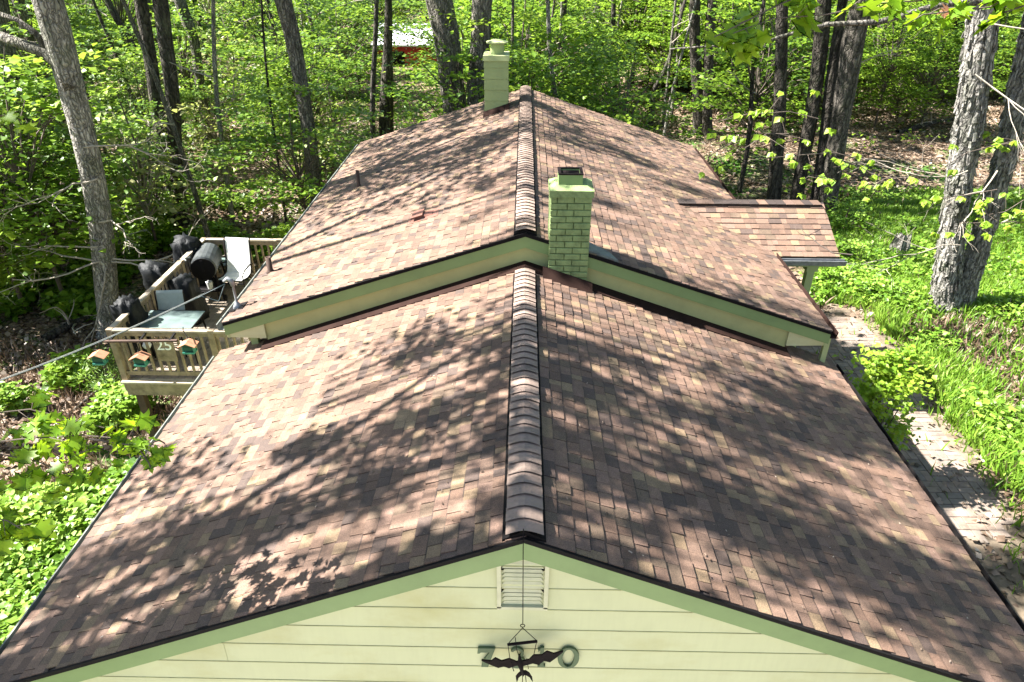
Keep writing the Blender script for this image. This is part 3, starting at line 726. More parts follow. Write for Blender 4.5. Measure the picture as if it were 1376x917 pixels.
# ================================================================== porch roof on the right
Pm = on_upper(905, 272, 1); Yr, zr_ = Pm.y, Pm.z
Xr = atY(1107, 272, Yr).x; Xe = Xr
# eave: solve Y so that z at x=1135,y=346 gives X=Xe
best = None
for k in range(400):
    Yk = Yr-.01*k; Q = atY(1128, 346, Yk)
    if best is None or abs(Q.x-Xe) < best[0]: best = (abs(Q.x-Xe), Yk, Q.z)
Ye, ze = best[1], best[2]
print('porch ridge', Yr, zr_, 'X', Xr, 'eave', Ye, ze)
Xi = 2.2
pr_ = MB().hexa([Vector((a, b, c-.05)) for a, b, c in ((Xi, Ye, ze), (Xe, Ye, ze), (Xe, Yr, zr_), (Xi, Yr, zr_))]+[Vector((a, b, c)) for a, b, c in ((Xi, Ye, ze), (Xe, Ye, ze), (Xe, Yr, zr_), (Xi, Yr, zr_))])
Yq = 2*Yr-Ye
pr_.hexa([Vector((a, b, c-.05)) for a, b, c in ((Xi, Yr, zr_), (Xe, Yr, zr_), (Xe, Yq, ze), (Xi, Yq, ze))]+[Vector((a, b, c)) for a, b, c in ((Xi, Yr, zr_), (Xe, Yr, zr_), (Xe, Yq, ze), (Xi, Yq, ze))])
porch = pr_.build('porch_roof', M['under'], house)
def porchpt(s, X): return Vector((X, Yr+(Ye-Yr)*s, zr_+(ze-zr_)*s))
L = (porchpt(1, 0)-porchpt(0, 0)).length; n = int(round(L/.125)); mb = MB(); d = (porchpt(1, 0)-porchpt(0, 0)).normalized(); al = Vector((1, 0, 0)); nn = -d.cross(al).normalized()
if nn.z < 0: nn = -nn
for i in range(n):
    X = Xi-random.random()*.2
    while X < Xe-.03:
        wd = min(random.choice((.10, .14, .18, .22)), Xe-X); t = random.choice((.008, .013, .017)); o = porchpt(i/n, X)+nn*.012; L2 = L/n+.008; w2 = wd-.003
        # keep only what rises above the main roof
        zc_ = Z2-M2*(X+wd/2)
        if o.z > zc_-.12 or X > W2R:
            p_ = [o-d*.02, o-d*.02+al*w2, o+d*L2+al*w2+nn*t, o+d*L2+nn*t, o+d*L2+al*w2-nn*.006, o+d*L2-nn*.006]
            mb.add(p_, [(0, 3, 2, 1), (3, 5, 4, 2), (0, 5, 3), (1, 2, 4)], random.random()); mb.b += [0, 0, 1, 1, 1, 1]
        X += wd
tag(mb.build('shingle_field', M['shingle'], porch), kind='stuff')
mb = MB()
for k in range(int((Xe-2.6)/.16)): mb.box((2.6+(k+.5)*.16, Yr, zr_+.018), (.15, .24, .012), t=random.random())
tag(mb.build('ridge_cap_row', M['shingle'], porch), kind='stuff')
# gutter and fascia, gable wall, posts
mb = MB(); mb.box(((Xe+W2R)/2, Ye-.015, ze-.10), (Xe-W2R-.02, .03, .14)); mb.build('fascia', M['sidinggreen'], house)
mb = MB(); mb.prism([(0, 0), (-.012, 0), (-.012, -.07), (-.08, -.07), (-.095, 0), (-.11, 0), (-.095, -.09), (0, -.09)], (W2R+.05, Ye-.035, ze-.015), Vector((0, 1, 0)), Vector((0, 0, 1)), Vector((Xe-W2R+.03, 0, 0))); mb.build('gutter', M['silver'], house)
mb = MB(); mb.prism([(Ye+.1, ze-.05), (Yq-.1, ze-.05), (Yr, zr_-.08)], (Xe-.2, 0, 0), Vector((0, 1, 0)), Vector((0, 0, 1)), Vector((.06, 0, 0))); mb.build('porch_gable', M['siding'], house)
mb = MB(); mb.box(((Xe+4.0)/2-.1, Ye+.3, ze-.14), (Xe-4.0, .12, .2)); mb.build('porch_beam', M['sidinggreen'], house)
Pp = atY(1084, 380, Ye+.3)
for xx in (Pp.x, ):
    for yy in (Ye+.3, Yq-.3):
        mb = MB(); mb.box((xx, yy, (ze-.2-4.4)/2), (.13, .13, 4.4+ze-.2)); mb.box((xx, yy, ze-.32), (.2, .2, .1)); mb.build('porch_post', M['greenlight'], house)
mb = MB(); mb.box((Pp.x-.9, Ye+.45, -3.1), (1.5, .1, 2.4)); mb.build('porch_wall', M['sidinggreen'], house)
wd_ = MB().box((Pp.x-.45, Ye+.39, -2.3), (.5, .03, .7)).build('window', M['greenlight'], house)
MB().box((Pp.x-.45, Ye+.368, -2.3), (.4, .02, .6)).build('pane', M['black'], wd_)

# ================================================================== ground
nx, ny = 150, 190
xs = np.concatenate([np.linspace(-16, 16, 100), 16+np.geomspace(.3, 240, 30)]); xs = np.sort(np.concatenate([xs, -16-np.geomspace(.3, 240, 30)]))
ys = np.concatenate([np.linspace(-30, 0, 12)[:-1], np.linspace(0, 34, 110), 34+np.geomspace(.4, 330, 50)])
V = [(x, y, ground(x, y)) for y in ys for x in xs]; nxx = len(xs)
Fc = [(j*nxx+i, j*nxx+i+1, (j+1)*nxx+i+1, (j+1)*nxx+i) for j in range(len(ys)-1) for i in range(nxx-1)]
gm = bpy.data.meshes.new('ground'); gm.from_pydata(V, [], Fc); gm.materials.append(M['floor']); gm.polygons.foreach_set('use_smooth', [True]*len(gm.polygons))
tag(link('ground', gm), 'woodland floor of brown leaf litter and low green growth', kind='structure')

mb = MB(); mb.box((0, -5.0, -4.42), (8.5, 16.3, .16)); tag(mb.build('bounce_slab', mat_plain('pale_bounce', (.50, .46, .40), .9, .15, 2, b=.3)), kind='structure')  # unseen pale slab added to bounce sunlight onto the front wall
# brick path on the right ---------------------------------------------------------------
path_px = [(1108, 408), (1165, 415), (1185, 445), (1235, 492), (1262, 545), (1305, 600), (1350, 655), (1372, 705), (1400, 800), (1500, 1000), (1250, 1000), (1100, 700), (1060, 430)]
ppts = []
for (x, y), (x2, y2) in zip(path_px, path_px[1:]+path_px[:1]):
    a = atZ(x, y, -4.38); b = atZ(x2, y2, -4.38); n_ = max(1, int((b-a).length/.18))
    for k in range(n_):
        q = a.lerp(b, k/n_); v_ = noise.noise_vector(q*1.4)*.22+noise.noise_vector(q*5)*.07; ppts.append(q+Vector((v_.x, v_.y, 0)))
mb = MB(); mb.prism([(p_.x, p_.y) for p_ in ppts], (0, 0, -4.46), Vector((1, 0, 0)), Vector((0, 1, 0)), Vector((0, 0, .085)))
path = tag(mb.build('path', M['sand']), 'pale sandy brick path curving past the right side of the house', kind='structure')
def inside(pt, poly):
    c = False; n = len(poly)
    for i in range(n):
        a, b = poly[i], poly[i-1]
        if (a.y > pt[1]) != (b.y > pt[1]) and pt[0] < (b.x-a.x)*(pt[1]-a.y)/(b.y-a.y)+a.x: c = not c
    return c
pav_poly = [atZ(x, y, -4.38) for x, y in [(1100, 425), (1150, 430), (1215, 492), (1240, 545), (1270, 600), (1330, 655), (1352, 700), (1362, 720), (1300, 725), (1230, 700), (1150, 640), (1050, 430)]]
pvm = {}
for k in range(3):
    b = MB(); hx, hy, h = .128, .064, .03
    b.add([(-hx, -hy, 0), (hx, -hy, 0), (hx, hy, 0), (-hx, hy, 0), (-hx, -hy, h-.006), (hx, -hy, h-.006), (hx, hy, h-.006), (-hx, hy, h-.006),
           (-hx+.008, -hy+.008, h), (hx-.008, -hy+.008, h), (hx-.008, hy-.008, h), (-hx+.008, hy-.008, h)],
          [(0, 1, 5, 4), (1, 2, 6, 5), (2, 3, 7, 6), (3, 0, 4, 7), (4, 5, 9, 8), (5, 6, 10, 9), (6, 7, 11, 10), (7, 4, 8, 11), (8, 9, 10, 11)])
    pvm[k] = b.mesh('paver', mat_plain('clay_paver_%d' % k, [(.20, .150, .115), (.165, .135, .11), (.225, .175, .14)][k], .9, .25, 7, b=.5))
cand = []
u = .134
for i in range(-70, 70):
    for j in range(-70, 70):
        # herringbone-like basket layout
        bx = 7.0+i*2*u; by = 11+j*2*u
        if (i+j) % 2 == 0: its = [(bx, by-u/2, 0), (bx, by+u/2, 0)]
        else: its = [(bx-u/2, by, 1), (bx+u/2, by, 1)]
        for q in its:
            if 3.5 < q[0] < 13 and 4 < q[1] < 16 and inside(q, pav_poly): cand.append(q)
def pvis(q):
    x, y, k = proj((q[0], q[1], -4.37)); return (x > 0 and x < 1376 and y < 917 and q[0] > 5.6), k
vis = sorted([(proj((q[0], q[1], -4.37))[2], q) for q in cand if pvis(q)[0]])
sel = {q for _, q in vis[:298]}; rest = MB()
for q in cand:
    z = -4.372+random.uniform(-.006, .004)+.0; rz = (math.pi/2 if q[2] else 0)+random.uniform(-.025, .025)
    if q in sel:
        o = link('paver', pvm[random.randrange(3)], path, loc=(q[0], q[1], z)); o.rotation_euler = (random.uniform(-.01, .01), random.uniform(-.01, .01), rz)
    elif q[0] > 5: rest.box((q[0], q[1], z+.015), (.256, .128, .03), rz=rz)
tag(rest.build('paver_field', M['paver'], path), kind='stuff')

# ================================================================== TREES
def trunk_mesh(pts, rad, mat, sides=18, amp=.10, seed=0, vstretch=.5, freq=5, step=.25):
    """pts world vectors, radii; resampled, fluted bark outline"""
    P = [Vector(p_) for p_ in pts]; seg = [0]
    for a, b in zip(P[:-1], P[1:]): seg.append(seg[-1]+(b-a).length)
    T = seg[-1]; n = max(4, int(T/step)); out = []; rr = []
    for i in range(n+1):
        s = T*i/n; k = 0
        while k < len(seg)-2 and s > seg[k+1]: k += 1
        t = (s-seg[k])/max(1e-6, seg[k+1]-seg[k])
        p0 = P[max(k-1, 0)]; p1 = P[k]; p2 = P[k+1]; p3 = P[min(k+2, len(P)-1)]
        q = .5*((2*p1)+(p2-p0)*t+(2*p0-5*p1+4*p2-p3)*t*t+(3*p1-p0-3*p2+p3)*t**3)
        out.append(q); rr.append(rad[k]+(rad[k+1]-rad[k])*t)
    mb = MB(); vs = []; fs = []; prev = None
    for i, p_ in enumerate(out):
        d = (out[min(i+1, n)]-out[max(i-1, 0)]).normalized()
        x = d.cross(Vector((0, 1, 0))) if prev is None else prev-d*prev.dot(d)
        x.normalize(); prev = x; y = d.cross(x)
        for k in range(sides):
            a = 2*math.pi*k/sides; e_ = x*math.cos(a)+y*math.sin(a)
            q = Vector((math.cos(a)*freq*.5, math.sin(a)*freq*.5, p_.z*vstretch+seed*7.1))
            nz = noise.noise(q)+.5*noise.noise(q*2.7)
            vs.append(p_+e_*rr[i]*(1+amp*nz))
    for i in range(n):
        for k in range(sides): fs.append((i*sides+k, i*sides+(k+1) % sides, (i+1)*sides+(k+1) % sides, (i+1)*sides+k))
    fs.append(tuple(n*sides+k for k in range(sides)))
    mb.add(vs, fs); return mb, out, rr

def crown_mesh(seed, R=3.4, H=5.5, ncl=60, per=38, leaf=.17, mat='leafcanopy', shape='tri', clr=.6, flat=.45, tilt=.55, z0=0.):
    global rng
    rng = np.random.default_rng(seed)
    c = []
    while len(c) < ncl:
        q = rng.uniform(-1, 1, 3)
        r = np.linalg.norm(q)
        if r < 1 and r > .35: c.append(q)
    c = np.array(c)*np.array([R, R, H/2]); c[:, 2] += H/2+z0
    idx = np.repeat(np.arange(ncl), per); n = len(idx)
    rad = rng.uniform(.5, 1.25, ncl)*clr
    P = c[idx]+rng.normal(0, 1, (n, 3))*rad[idx][:, None]*np.array([.6, .6, .6*flat])
    tint = np.clip(rng.uniform(.15, .85, ncl)[idx]+rng.normal(0, .14, n), 0, 1)
    me = leafmesh('crown', P, rnorm(n, tilt), rdir(n), rng.uniform(.7, 1.2, n)*leaf, M[mat], tint, shape)
    return me, c
def limbs_mesh(c, mat, r0=.05, n=26, z0=-1.2):
    mb = MB(); 
    for q in c[:n]:
        a = Vector((0, 0, z0+max(0, (q[2]-z0)*.45))); b = Vector(q); m_ = (a+b)/2+Vector((0, 0, .25)); mb.tube([a, m_, b], [r0, r0*.6, r0*.2], 4, cap=False)
    return mb.mesh('limb', mat)
CAN = [crown_mesh(100+i, mat='leafcanopy') for i in range(4)]
CANL = [limbs_mesh(c[1], M['barkgrey']) for c in CAN]
UND = [crown_mesh(200+i, R=1.7, H=3.4, ncl=72, per=46, leaf=.115, mat='leaf', shape='kite', clr=.48, flat=.17, tilt=.3) for i in range(6)]
UNDL = [limbs_mesh(c[1], M['twigdark'], .018, 40, 0) for c in UND]
PAL = [crown_mesh(300+i, R=1.4, H=2.4, ncl=36, per=18, leaf=.13, mat='leafpale', shape='kite', clr=.4, flat=.4, tilt=.5) for i in range(2)]
PALL = [limbs_mesh(c[1], M['twig'], .018, 36, 0) for c in PAL]

def reach_crown(seed, L=2.8, Wd=2.6, H=2.0, ncl=21, per=150, leaf=.16):
    global rng
    rng = np.random.default_rng(seed); c = rng.uniform(-1, 1, (ncl, 3))*np.array([L, Wd, H/2]); c[:, 2] += H/2
    idx = np.repeat(np.arange(ncl), per); n = len(idx); e_ = rng.uniform(.5, 1.5, ncl)
    P = c[idx]+rng.normal(0, 1, (n, 3))*e_[idx][:, None]*np.array([.50, .21, .22])
    me = leafmesh('crown', P, rnorm(n, .6), rdir(n), rng.uniform(.7, 1.2, n)*leaf, M['leafcanopy'], None, 'tri')
    mb = MB()
    for q in c: mb.tube([Vector((-L*1.3, q[1]*.85, H*.3)), Vector(((q[0]-L*1.3)/2, q[1]*.97, q[2]*.8)), Vector(q)+Vector((.7, 0, 0))], [.03, .02, .004], 4, cap=False)
    return me, mb.mesh('limb', M['barkgrey'])
RCH = [reach_crown(400+i) for i in range(3)]
def put_crown(parent, loc, k, s=1., sz=None, limbs=True, name='crown', meshes=None, lm=None, rz=None):
    meshes = meshes or CAN; lm = lm or CANL
    rz = random.uniform(0, 6.28) if rz is None else rz
    o = link(name, meshes[k % len(meshes)][0], parent, loc=loc); o.scale = (s, s, sz or s); o.rotation_euler = (0, 0, rz)
    if limbs:
        l = link('limb', lm[k % len(lm)], parent, loc=loc); l.scale = (s, s, sz or s); l.rotation_euler = (0, 0, rz)
    return o

def px_tree(name, label, pxs, base=None, Y=None, mat='barkgrey', top=9.0, amp=.10, sides=18, crown=True, group=None, second=None, cs=1.0, step=.25, zg=None):
    """pxs from top to bottom: (x, y, width) in the photograph; stands on the ground at its base"""
    if Y is None:
        g_ = atG(*base); Y = g_.y
    pts = []; rad = []
    for x, y, wd in pxs[::-1]:
        P = atY(x, y, Y); k = proj(P)[2]; pts.append(P); rad.append(wd*k/F_PX/2)
    gz = ground(pts[0].x, pts[0].y)
    if pts[0].z > gz+.15:
        dxy = (pts[0]-pts[1]); f_ = (pts[0].z-gz)/max(.2, -dxy.z) if dxy.z < 0 else 1
        pts.insert(0, Vector((pts[0].x+dxy.x*min(f_, 1.5)*.5, pts[0].y, gz-.25))); rad.insert(0, rad[0]*1.12)
    else: pts[0].z = gz-.2; rad[0] *= 1.05
    a, b = pts[-2], pts[-1]; dd = (b-a).normalized()
    if b.z < top:
        t = (top-b.z)/max(.3, dd.z); lean = Vector((dd.x*t*.7, random.uniform(-.3, .3), top-b.z)); lean.x = max(-2.2, min(2.2, lean.x))
        pts.append(b+lean*.5); rad.append(rad[-1]*.8); pts.append(b+lean); rad.append(rad[-1]*.5)
    b0 = pts[0].lerp(pts[1], min(.5, .55/max(.6, (pts[1]-pts[0]).length))); pts.insert(1, b0); rad.insert(1, rad[0]*.98); rad[0] *= 1.45
    loc = Vector((pts[0].x, pts[0].y, gz))
    t = thing(name, label, 'tree', tuple(loc), group)
    mb, out, rr = trunk_mesh([p_-loc for p_ in pts], rad, M[mat], sides, amp, seed=len(bpy.data.objects) % 97, step=step)
    mb.build('trunk', M[mat], t, True)
    if crown:
        tp = pts[-1]-loc
        put_crown(t, tp-Vector((0, 0, 3.2)) if top > 7 else tp, random.randrange(4), cs)
    return t, loc, out, rr

T1 = px_tree('tree', 'tall pale grey tree rising beside the deck corner, sunlit on its left side', [(58, -20, 38), (90, 95, 33), (115, 195, 29), (132, 280, 30), (140, 350, 29), (146, 420, 27), (149, 456, 27)], (152, 450), mat='barkpale', top=8.5, amp=.07, sides=22)
px_tree('tree', 'dark leaning tree at the far left edge behind the pale deck tree', [(-6, -10, 24), (10, 80, 23), (27, 160, 20), (44, 230, 18), (60, 320, 17)], (66, 330), mat='barkgrey', top=8)
px_tree('tree', 'very thin straight stem in front of the red barn', [(506, -10, 6), (504, 60, 6.5), (501, 120, 7), (501, 182, 7)], Y=24, mat='barkmid', top=7, sides=10)
px_tree('tree', 'dark rough trunk in front of the right end of the red barn', [(522, 20, 10), (521, 70, 13), (520, 120, 18), (519, 172, 20)], Y=27, mat='barkdark', top=5, crown=False, sides=12)
px_tree('tree', 'dark trunk standing in the woods just right of the roof ridge', [(808, -10, 15), (803, 40, 17), (797, 90, 19), (793, 128, 21)], (793, 130), mat='barkdark', top=8, sides=14)
px_tree('tree', 'thin black pole-like stem behind the right roof slope', [(825, -10, 6), (824, 60, 7), (826, 110, 7), (826, 154, 8)], (826, 158), mat='barkdark', top=7, sides=10)
px_tree('tree', 'thin curved dark stem left of the twin dark trunks', [(905, 60, 5), (893, 95, 6), (880, 120, 7), (873, 168, 8)], (873, 172), mat='barkdark', top=3, crown=False, sides=10)
px_tree('tree', 'thin dark double stem crossing the woods at the top left', [(140, -10, 8), (165, 40, 9), (188, 80, 9), (196, 120, 10)], (197, 150), mat='barkdark', top=6, sides=10)
T3 = px_tree('tree', 'slim dark straight trunk between the deck tree and the roof, leafy round its foot', [(213, -10, 20), (223, 60, 19), (232, 130, 18), (236, 210, 17), (243, 290, 19)], (247, 300), mat='barkdark', top=8)
px_tree('tree', 'pale leaning trunk meeting the left eave of the main roof', [(378, -10, 23), (393, 50, 21), (404, 110, 19), (414, 170, 19), (420, 220, 19), (427, 262, 19)], Y=19.5, mat='barkgrey', top=8, amp=.07)
px_tree('tree', 'short visible grey stem leaning at the top left between two dark trunks', [(238, -10, 15), (250, 25, 15), (262, 60, 13), (270, 120, 12)], (272, 190), mat='barkgrey', top=7)
px_tree('tree', 'thick grey trunk behind the main roof, left of the green chimney', [(588, -10, 36), (600, 50, 35), (606, 110, 33), (612, 160, 33)], Y=21.5, mat='barkgrey', top=9, amp=.07, sides=22)
px_tree('tree', 'grey trunk directly behind the capped green chimney', [(648, -10, 27), (646, 40, 26), (643, 90, 25), (640, 140, 25)], Y=20.5, mat='barkgrey', top=9, amp=.07)
px_tree('tree', 'twin dark trunk behind the right roof slope, left stem', [(934, -10, 14), (934, 60, 14), (938, 130, 15), (942, 178, 17)], (942, 180), mat='barkdark', top=8)
px_tree('tree', 'twin dark trunk behind the right roof slope, right stem', [(958, -10, 13), (953, 60, 13), (950, 130, 14), (950, 178, 15)], (950, 181), mat='barkdark', top=8)
px_tree('tree', 'dark upright trunk just behind the porch roof, leftmost of four', [(1052, -10, 15), (1050, 80, 16), (1046, 170, 17), (1040, 262, 19)], (1040, 275), mat='barkdark', top=8)
px_tree('tree', 'dark trunk leaning right behind the porch roof, second of four', [(1108, -10, 20), (1103, 60, 20), (1094, 130, 18), (1082, 200, 17), (1070, 268, 17)], (1070, 278), mat='barkdark', top=8)
px_tree('tree', 'thin dark stem behind the porch roof, third of four', [(1118, 100, 14), (1110, 170, 14), (1102, 225, 13), (1095, 270, 13)], (1095, 280), mat='barkdark', top=6)
px_tree('tree', 'broad rough-barked trunk leaning right at the porch roof end, rightmost of four', [(1175, -25, 30), (1152, 30, 29), (1140, 100, 27), (1130, 160, 25), (1122, 215, 22), (1110, 285, 22)], (1110, 290), mat='barkmid', top=8, amp=.12)
TB, TBloc, TBout, TBrr = px_tree('tree', 'big shaggy grey forked tree standing in bright grass at the right', [(1325, -20, 34), (1316, 60, 37), (1306, 140, 34), (1293, 220, 31), (1281, 300, 29), (1274, 360, 30), (1270, 414, 33)], (1275, 416), mat='barkshag', top=9, amp=.13, sides=30, step=.14)
# second stem of the fork
Yt = TBloc.y
st = [atY(x, y, Yt+.05) for x, y in ((1288, 414), (1303, 370), (1322, 310), (1340, 250), (1356, 190), (1374, 110), (1396, 20), (1412, -60))]
mb, o2, r2 = trunk_mesh([p_-TBloc for p_ in st], [.27, .22, .20, .20, .21, .22, .22, .22], M['barkshag'], 24, .13, 5, step=.14); mb.build('trunk', M['barkshag'], TB, True)
put_crown(TB, st[-1]-TBloc+Vector((0, 0, 1.5)), 1, 1.)
# shaggy bark plates
mb = MB()
for outl, rrl, cnt in ((TBout, TBrr, 520), (o2, r2, 380)):
    for k in range(cnt):
        i = random.randrange(1, min(len(outl)-2, int(9.5/.14))); p_ = outl[i]; d = (outl[i+1]-outl[i-1]).normalized(); a = random.uniform(0, 6.28)
        x = d.cross(Vector((0, 1, 0))).normalized(); y = d.cross(x); e_ = x*math.cos(a)+y*math.sin(a); tg = d.cross(e_).normalized()
        L = random.uniform(.10, .34); wd = random.uniform(.03, .075); c = p_+e_*rrl[i]*.99; lift = random.uniform(.01, .05)
        q = [c-tg*wd/2+d*L/2, c+tg*wd/2+d*L/2, c+tg*wd/2-d*L/2+e_*lift, c-tg*wd/2-d*L/2+e_*lift]
        th = e_*.018; mb.hexa([q_-th for q_ in q]+[q_+th for q_ in q])
tag(mb.build('bark_plates', M['barkshag'], TB), kind='stuff')

# bare dead branches on the deck tree (recursive twigs)
def twig(mb, p_, d, L, r, dep=0, maxd=3, gn=.5):
    pts = [p_]; q = p_; dd = d.normalized(); n = 5
    for i in range(n):
        dd = (dd+Vector((random.uniform(-gn, gn), random.uniform(-gn, gn), random.uniform(-gn, gn)*.8))*.6).normalized(); q = q+dd*L/n; pts.append(q)
    mb.tube(pts, [max(.0022, r*(1-.65*i/n)) for i in range(n+1)], 5 if dep < 2 else 3, cap=False)
    if dep < maxd:
        for k in range(3 if dep < 2 else 2):
            i = random.randrange(2, n+1); d2 = (dd+Vector((random.uniform(-1, 1), random.uniform(-1, 1), random.uniform(-.7, .5)))).normalized()
            twig(mb, pts[i], d2, L*random.uniform(.45, .7), r*.55, dep+1, maxd, gn)
loc1 = T1[1]; Y1_ = loc1.y
for (x, y), dv, L in (((135, 352), (-1, -.25, -.15), 2.0), ((150, 352), (1, -.1, .02), 2.2), ((140, 330), (-1, -.4, .3), 1.4), ((128, 300), (1, .2, .6), 1.3), ((100, 200), (1, -.1, .2), 1.8), ((138, 350), (-.8, -.3, -.5), 1.9), ((152, 348), (.8, -.2, -.35), 1.8), ((142, 360), (.3, -.3, -1), 1.5), ((132, 240), (-1, -.2, -.2), 1.3)):
    mb = MB(); twig(mb, atY(x, y, Y1_-.2)-loc1, Vector(dv), L, .024, gn=.75); mb.build('dead_branch', M['twig'], T1[0])
# curved limb left of the deck tree at the top
mb = MB(); pp = [atY(x, y, Y1_-.1)-loc1 for x, y in ((96, 120), (76, 85), (60, 70), (30, 60), (-10, 45))]; mb.tube(pp, [.16, .13, .12, .10, .09], 10); pp = [atY(x, y, Y1_-.1)-loc1 for x, y in ((70, 78), (48, 45), (25, 28), (-10, 15))]; mb.tube(pp, [.08, .06, .05, .04], 8); mb.build('limb', M['barkgrey'], T1[0], True)
# bare twigs on the forked tree
for (x, y), dv, L in (((1300, 230), (-1, -.5, -.3), 1.8), ((1345, 300), (1, -.4, .6), 2.0), ((1340, 230), (-.6, -.6, -.4), 1.6), ((1310, 100), (.8, -.5, -.5), 2.0), ((1290, 330), (-1, -.4, .1), 1.8), ((1320, 30), (1, -.6, -.2), 2.2)):
    mb = MB(); twig(mb, atY(x, y, Yt-.45)-TBloc, Vector(dv), L, .018, gn=.4); mb.build('dead_branch', M['twig'], TB)

# ---------------- random woodland
def in_house(x, y, pad=0): return (abs(x) < 5.2+pad and y < 18.5+pad) or (-8.2-pad < x < -3 and 9 < y < 15.5+pad) or (4 < x < 8.5 and 2 < y < 16)
def keep_clear(x, y, h, r):
    """foliage of this size must not hang in front of the roof, deck, path or porch"""
    if in_house(x, y, r*.6): return False
    g_ = ground(x, y)
    for dx in (-r, 0, r):
        for zz in (h*.4, h):
            X, Y_, k = proj((x+dx, y, g_+zz))
            if k < 1: continue
            if y < 17.5 and 225 < X < 1130 and 120 < Y_ < 917: return False
            if y < 15 and 100 < X < 300 and Y_ > 300: return False
            if y < 14.5 and X > 1100 and Y_ > 250: return False
            if y < 14 and X < 230 and Y_ > 430: return False
    return True
seen = []
def apart(x, y, d): 
    for a, b in seen:
        if (a-x)**2+(b-y)**2 < d*d: return False
    return True
def zone(x, y):
    X, Y_, k = proj((x, y, ground(x, y)))
    a = 'at the left' if X < 420 else 'left of the capped chimney' if X < 660 else 'right of the capped chimney' if X < 900 else 'behind the porch roof' if X < 1180 else 'beyond the big forked tree'
    return a+(', close to the house' if y < 30 else ', midway back' if y < 52 else ', far back')
n = 0
barks = ['barkgrey', 'barkdark', 'barkdark', 'barkgrey']
for k in range(900):
    if n >= 74: break
    y = random.uniform(17, 85)**1.0; x = random.uniform(-1, 1)*(6+y*.80)
    if y < 21 and abs(x) < 7: continue
    X, Y_, kk = proj((x, y, ground(x, y)))
    if 470 < X < 610 and y < 57: continue
    if 255 < X < 460 and y < 32: continue
    if X > 1130 and Y_ > 150: continue
    if not apart(x, y, 2.0) or in_house(x, y, 1): continue
    seen.append((x, y)); n += 1
    r = random.choice((.05, .07, .09, .13, .17, .22)); lean = random.uniform(-.9, .9); g_ = ground(x, y)
    lab = {0: 'slender', 1: 'slender', 2: 'slender', 3: 'mid-sized'}.get([.05, .07, .09, .13, .17, .22].index(r), 'stout')
    bk = random.choice(barks)
    t = thing('tree', lab+(' dark' if bk == 'barkdark' else ' grey')+' trunk in the woods '+zone(x, y), 'tree', (x, y, g_), 'woodland trees behind the house')
    pts = [Vector((0, 0, -.2)), Vector((lean*.1, 0, 2)), Vector((lean*.4+random.uniform(-.15, .15), 0, 5)), Vector((lean, 0, 9.5)), Vector((lean*1.2, 0, 13))]
    mb, o_, r_ = trunk_mesh(pts, [r*1.25, r, r*.9, r*.7, r*.3], M[bk], 8, .08, k, step=.7); mb.build('trunk', M[bk], t, True)
    (put_crown(t, (lean, 0, 8.2), k, random.uniform(.7, 1.0), limbs=y < 45) if k % 6 < 5 else None)
n = 0
for k in range(2000):
    if n >= 60: break
    y = random.uniform(17, 62); x = random.uniform(-1, 1)*(6+y*.80); g_ = ground(x, y); X, Y_, kk = proj((x, y, g_))
    if (y < 21 and abs(x) < 7) or (470 < X < 610 and y < 57) or (X > 1130 and Y_ > 150) or not (-30 < X < 1400) or not apart(x, y, 1.2) or in_house(x, y, 1): continue
    seen.append((x, y)); n += 1; r = random.uniform(.035, .085); bk = random.choice(('barkpale', 'barkgrey', 'barkdark', 'barkpale')); lean = random.uniform(-1.6, 1.6)
    t = thing('tree', ('thin pale stem' if bk == 'barkpale' else 'thin grey stem' if bk == 'barkgrey' else 'thin dark stem')+' in the woods '+zone(x, y), 'tree', (x, y, g_), 'thin stems in the woods')
    mb, o_, r_ = trunk_mesh([Vector((0, 0, -.2)), Vector((lean*.1, 0, 2)), Vector((lean*.45+random.uniform(-.3, .3), .1, 5)), Vector((lean, 0, 10))], [r*1.2, r, r*.85, r*.5], M[bk], 7, .08, k, step=.8); mb.build('trunk', M[bk], t, True)
    for q in range(2):
        mb = MB(); twig(mb, Vector((lean*.2, 0, random.uniform(2.5, 5))), Vector((random.choice((-1, 1)), random.uniform(-.5, .5), .5)), random.uniform(.8, 1.8), r*.35, 1, 3); mb.build('dead_branch', M['twig'], t)
# understory saplings
us = []
def put_sapling(x, y, s, kind='u', grp=True):
    g_ = ground(x, y); k = random.randrange(6)
    pal = kind == 'p'
    t = thing('sapling', ('pale budding sapling with thin grey stems '+zone(x, y) if pal else 'bright green leafy sapling in the woods '+zone(x, y)), 'sapling', (x, y, g_), 'pale saplings in the woods' if pal else 'leafy saplings in the woods')
    ms, lm = (PAL, PALL) if pal else (UND, UNDL)
    h0 = random.uniform(.0, .9)*s
    mb_ = SAPT[k % 3]
    tr = link('trunk', mb_, t, loc=(0, 0, -.1)); tr.scale = (s, s, (h0+2.6*s)/3.0)
    c = put_crown(t, (0, 0, h0), k, s, meshes=ms, lm=lm)
SAPT = []
for k in range(3):
    mb = MB(); mb.tube([(0, 0, 0), (random.uniform(-.08, .08), .05, 1), (random.uniform(-.15, .15), 0, 2), (random.uniform(-.2, .2), 0, 3)], [.035, .028, .02, .01], 6); SAPT.append(mb.mesh('trunk', M['twigdark'], True))
n = 0
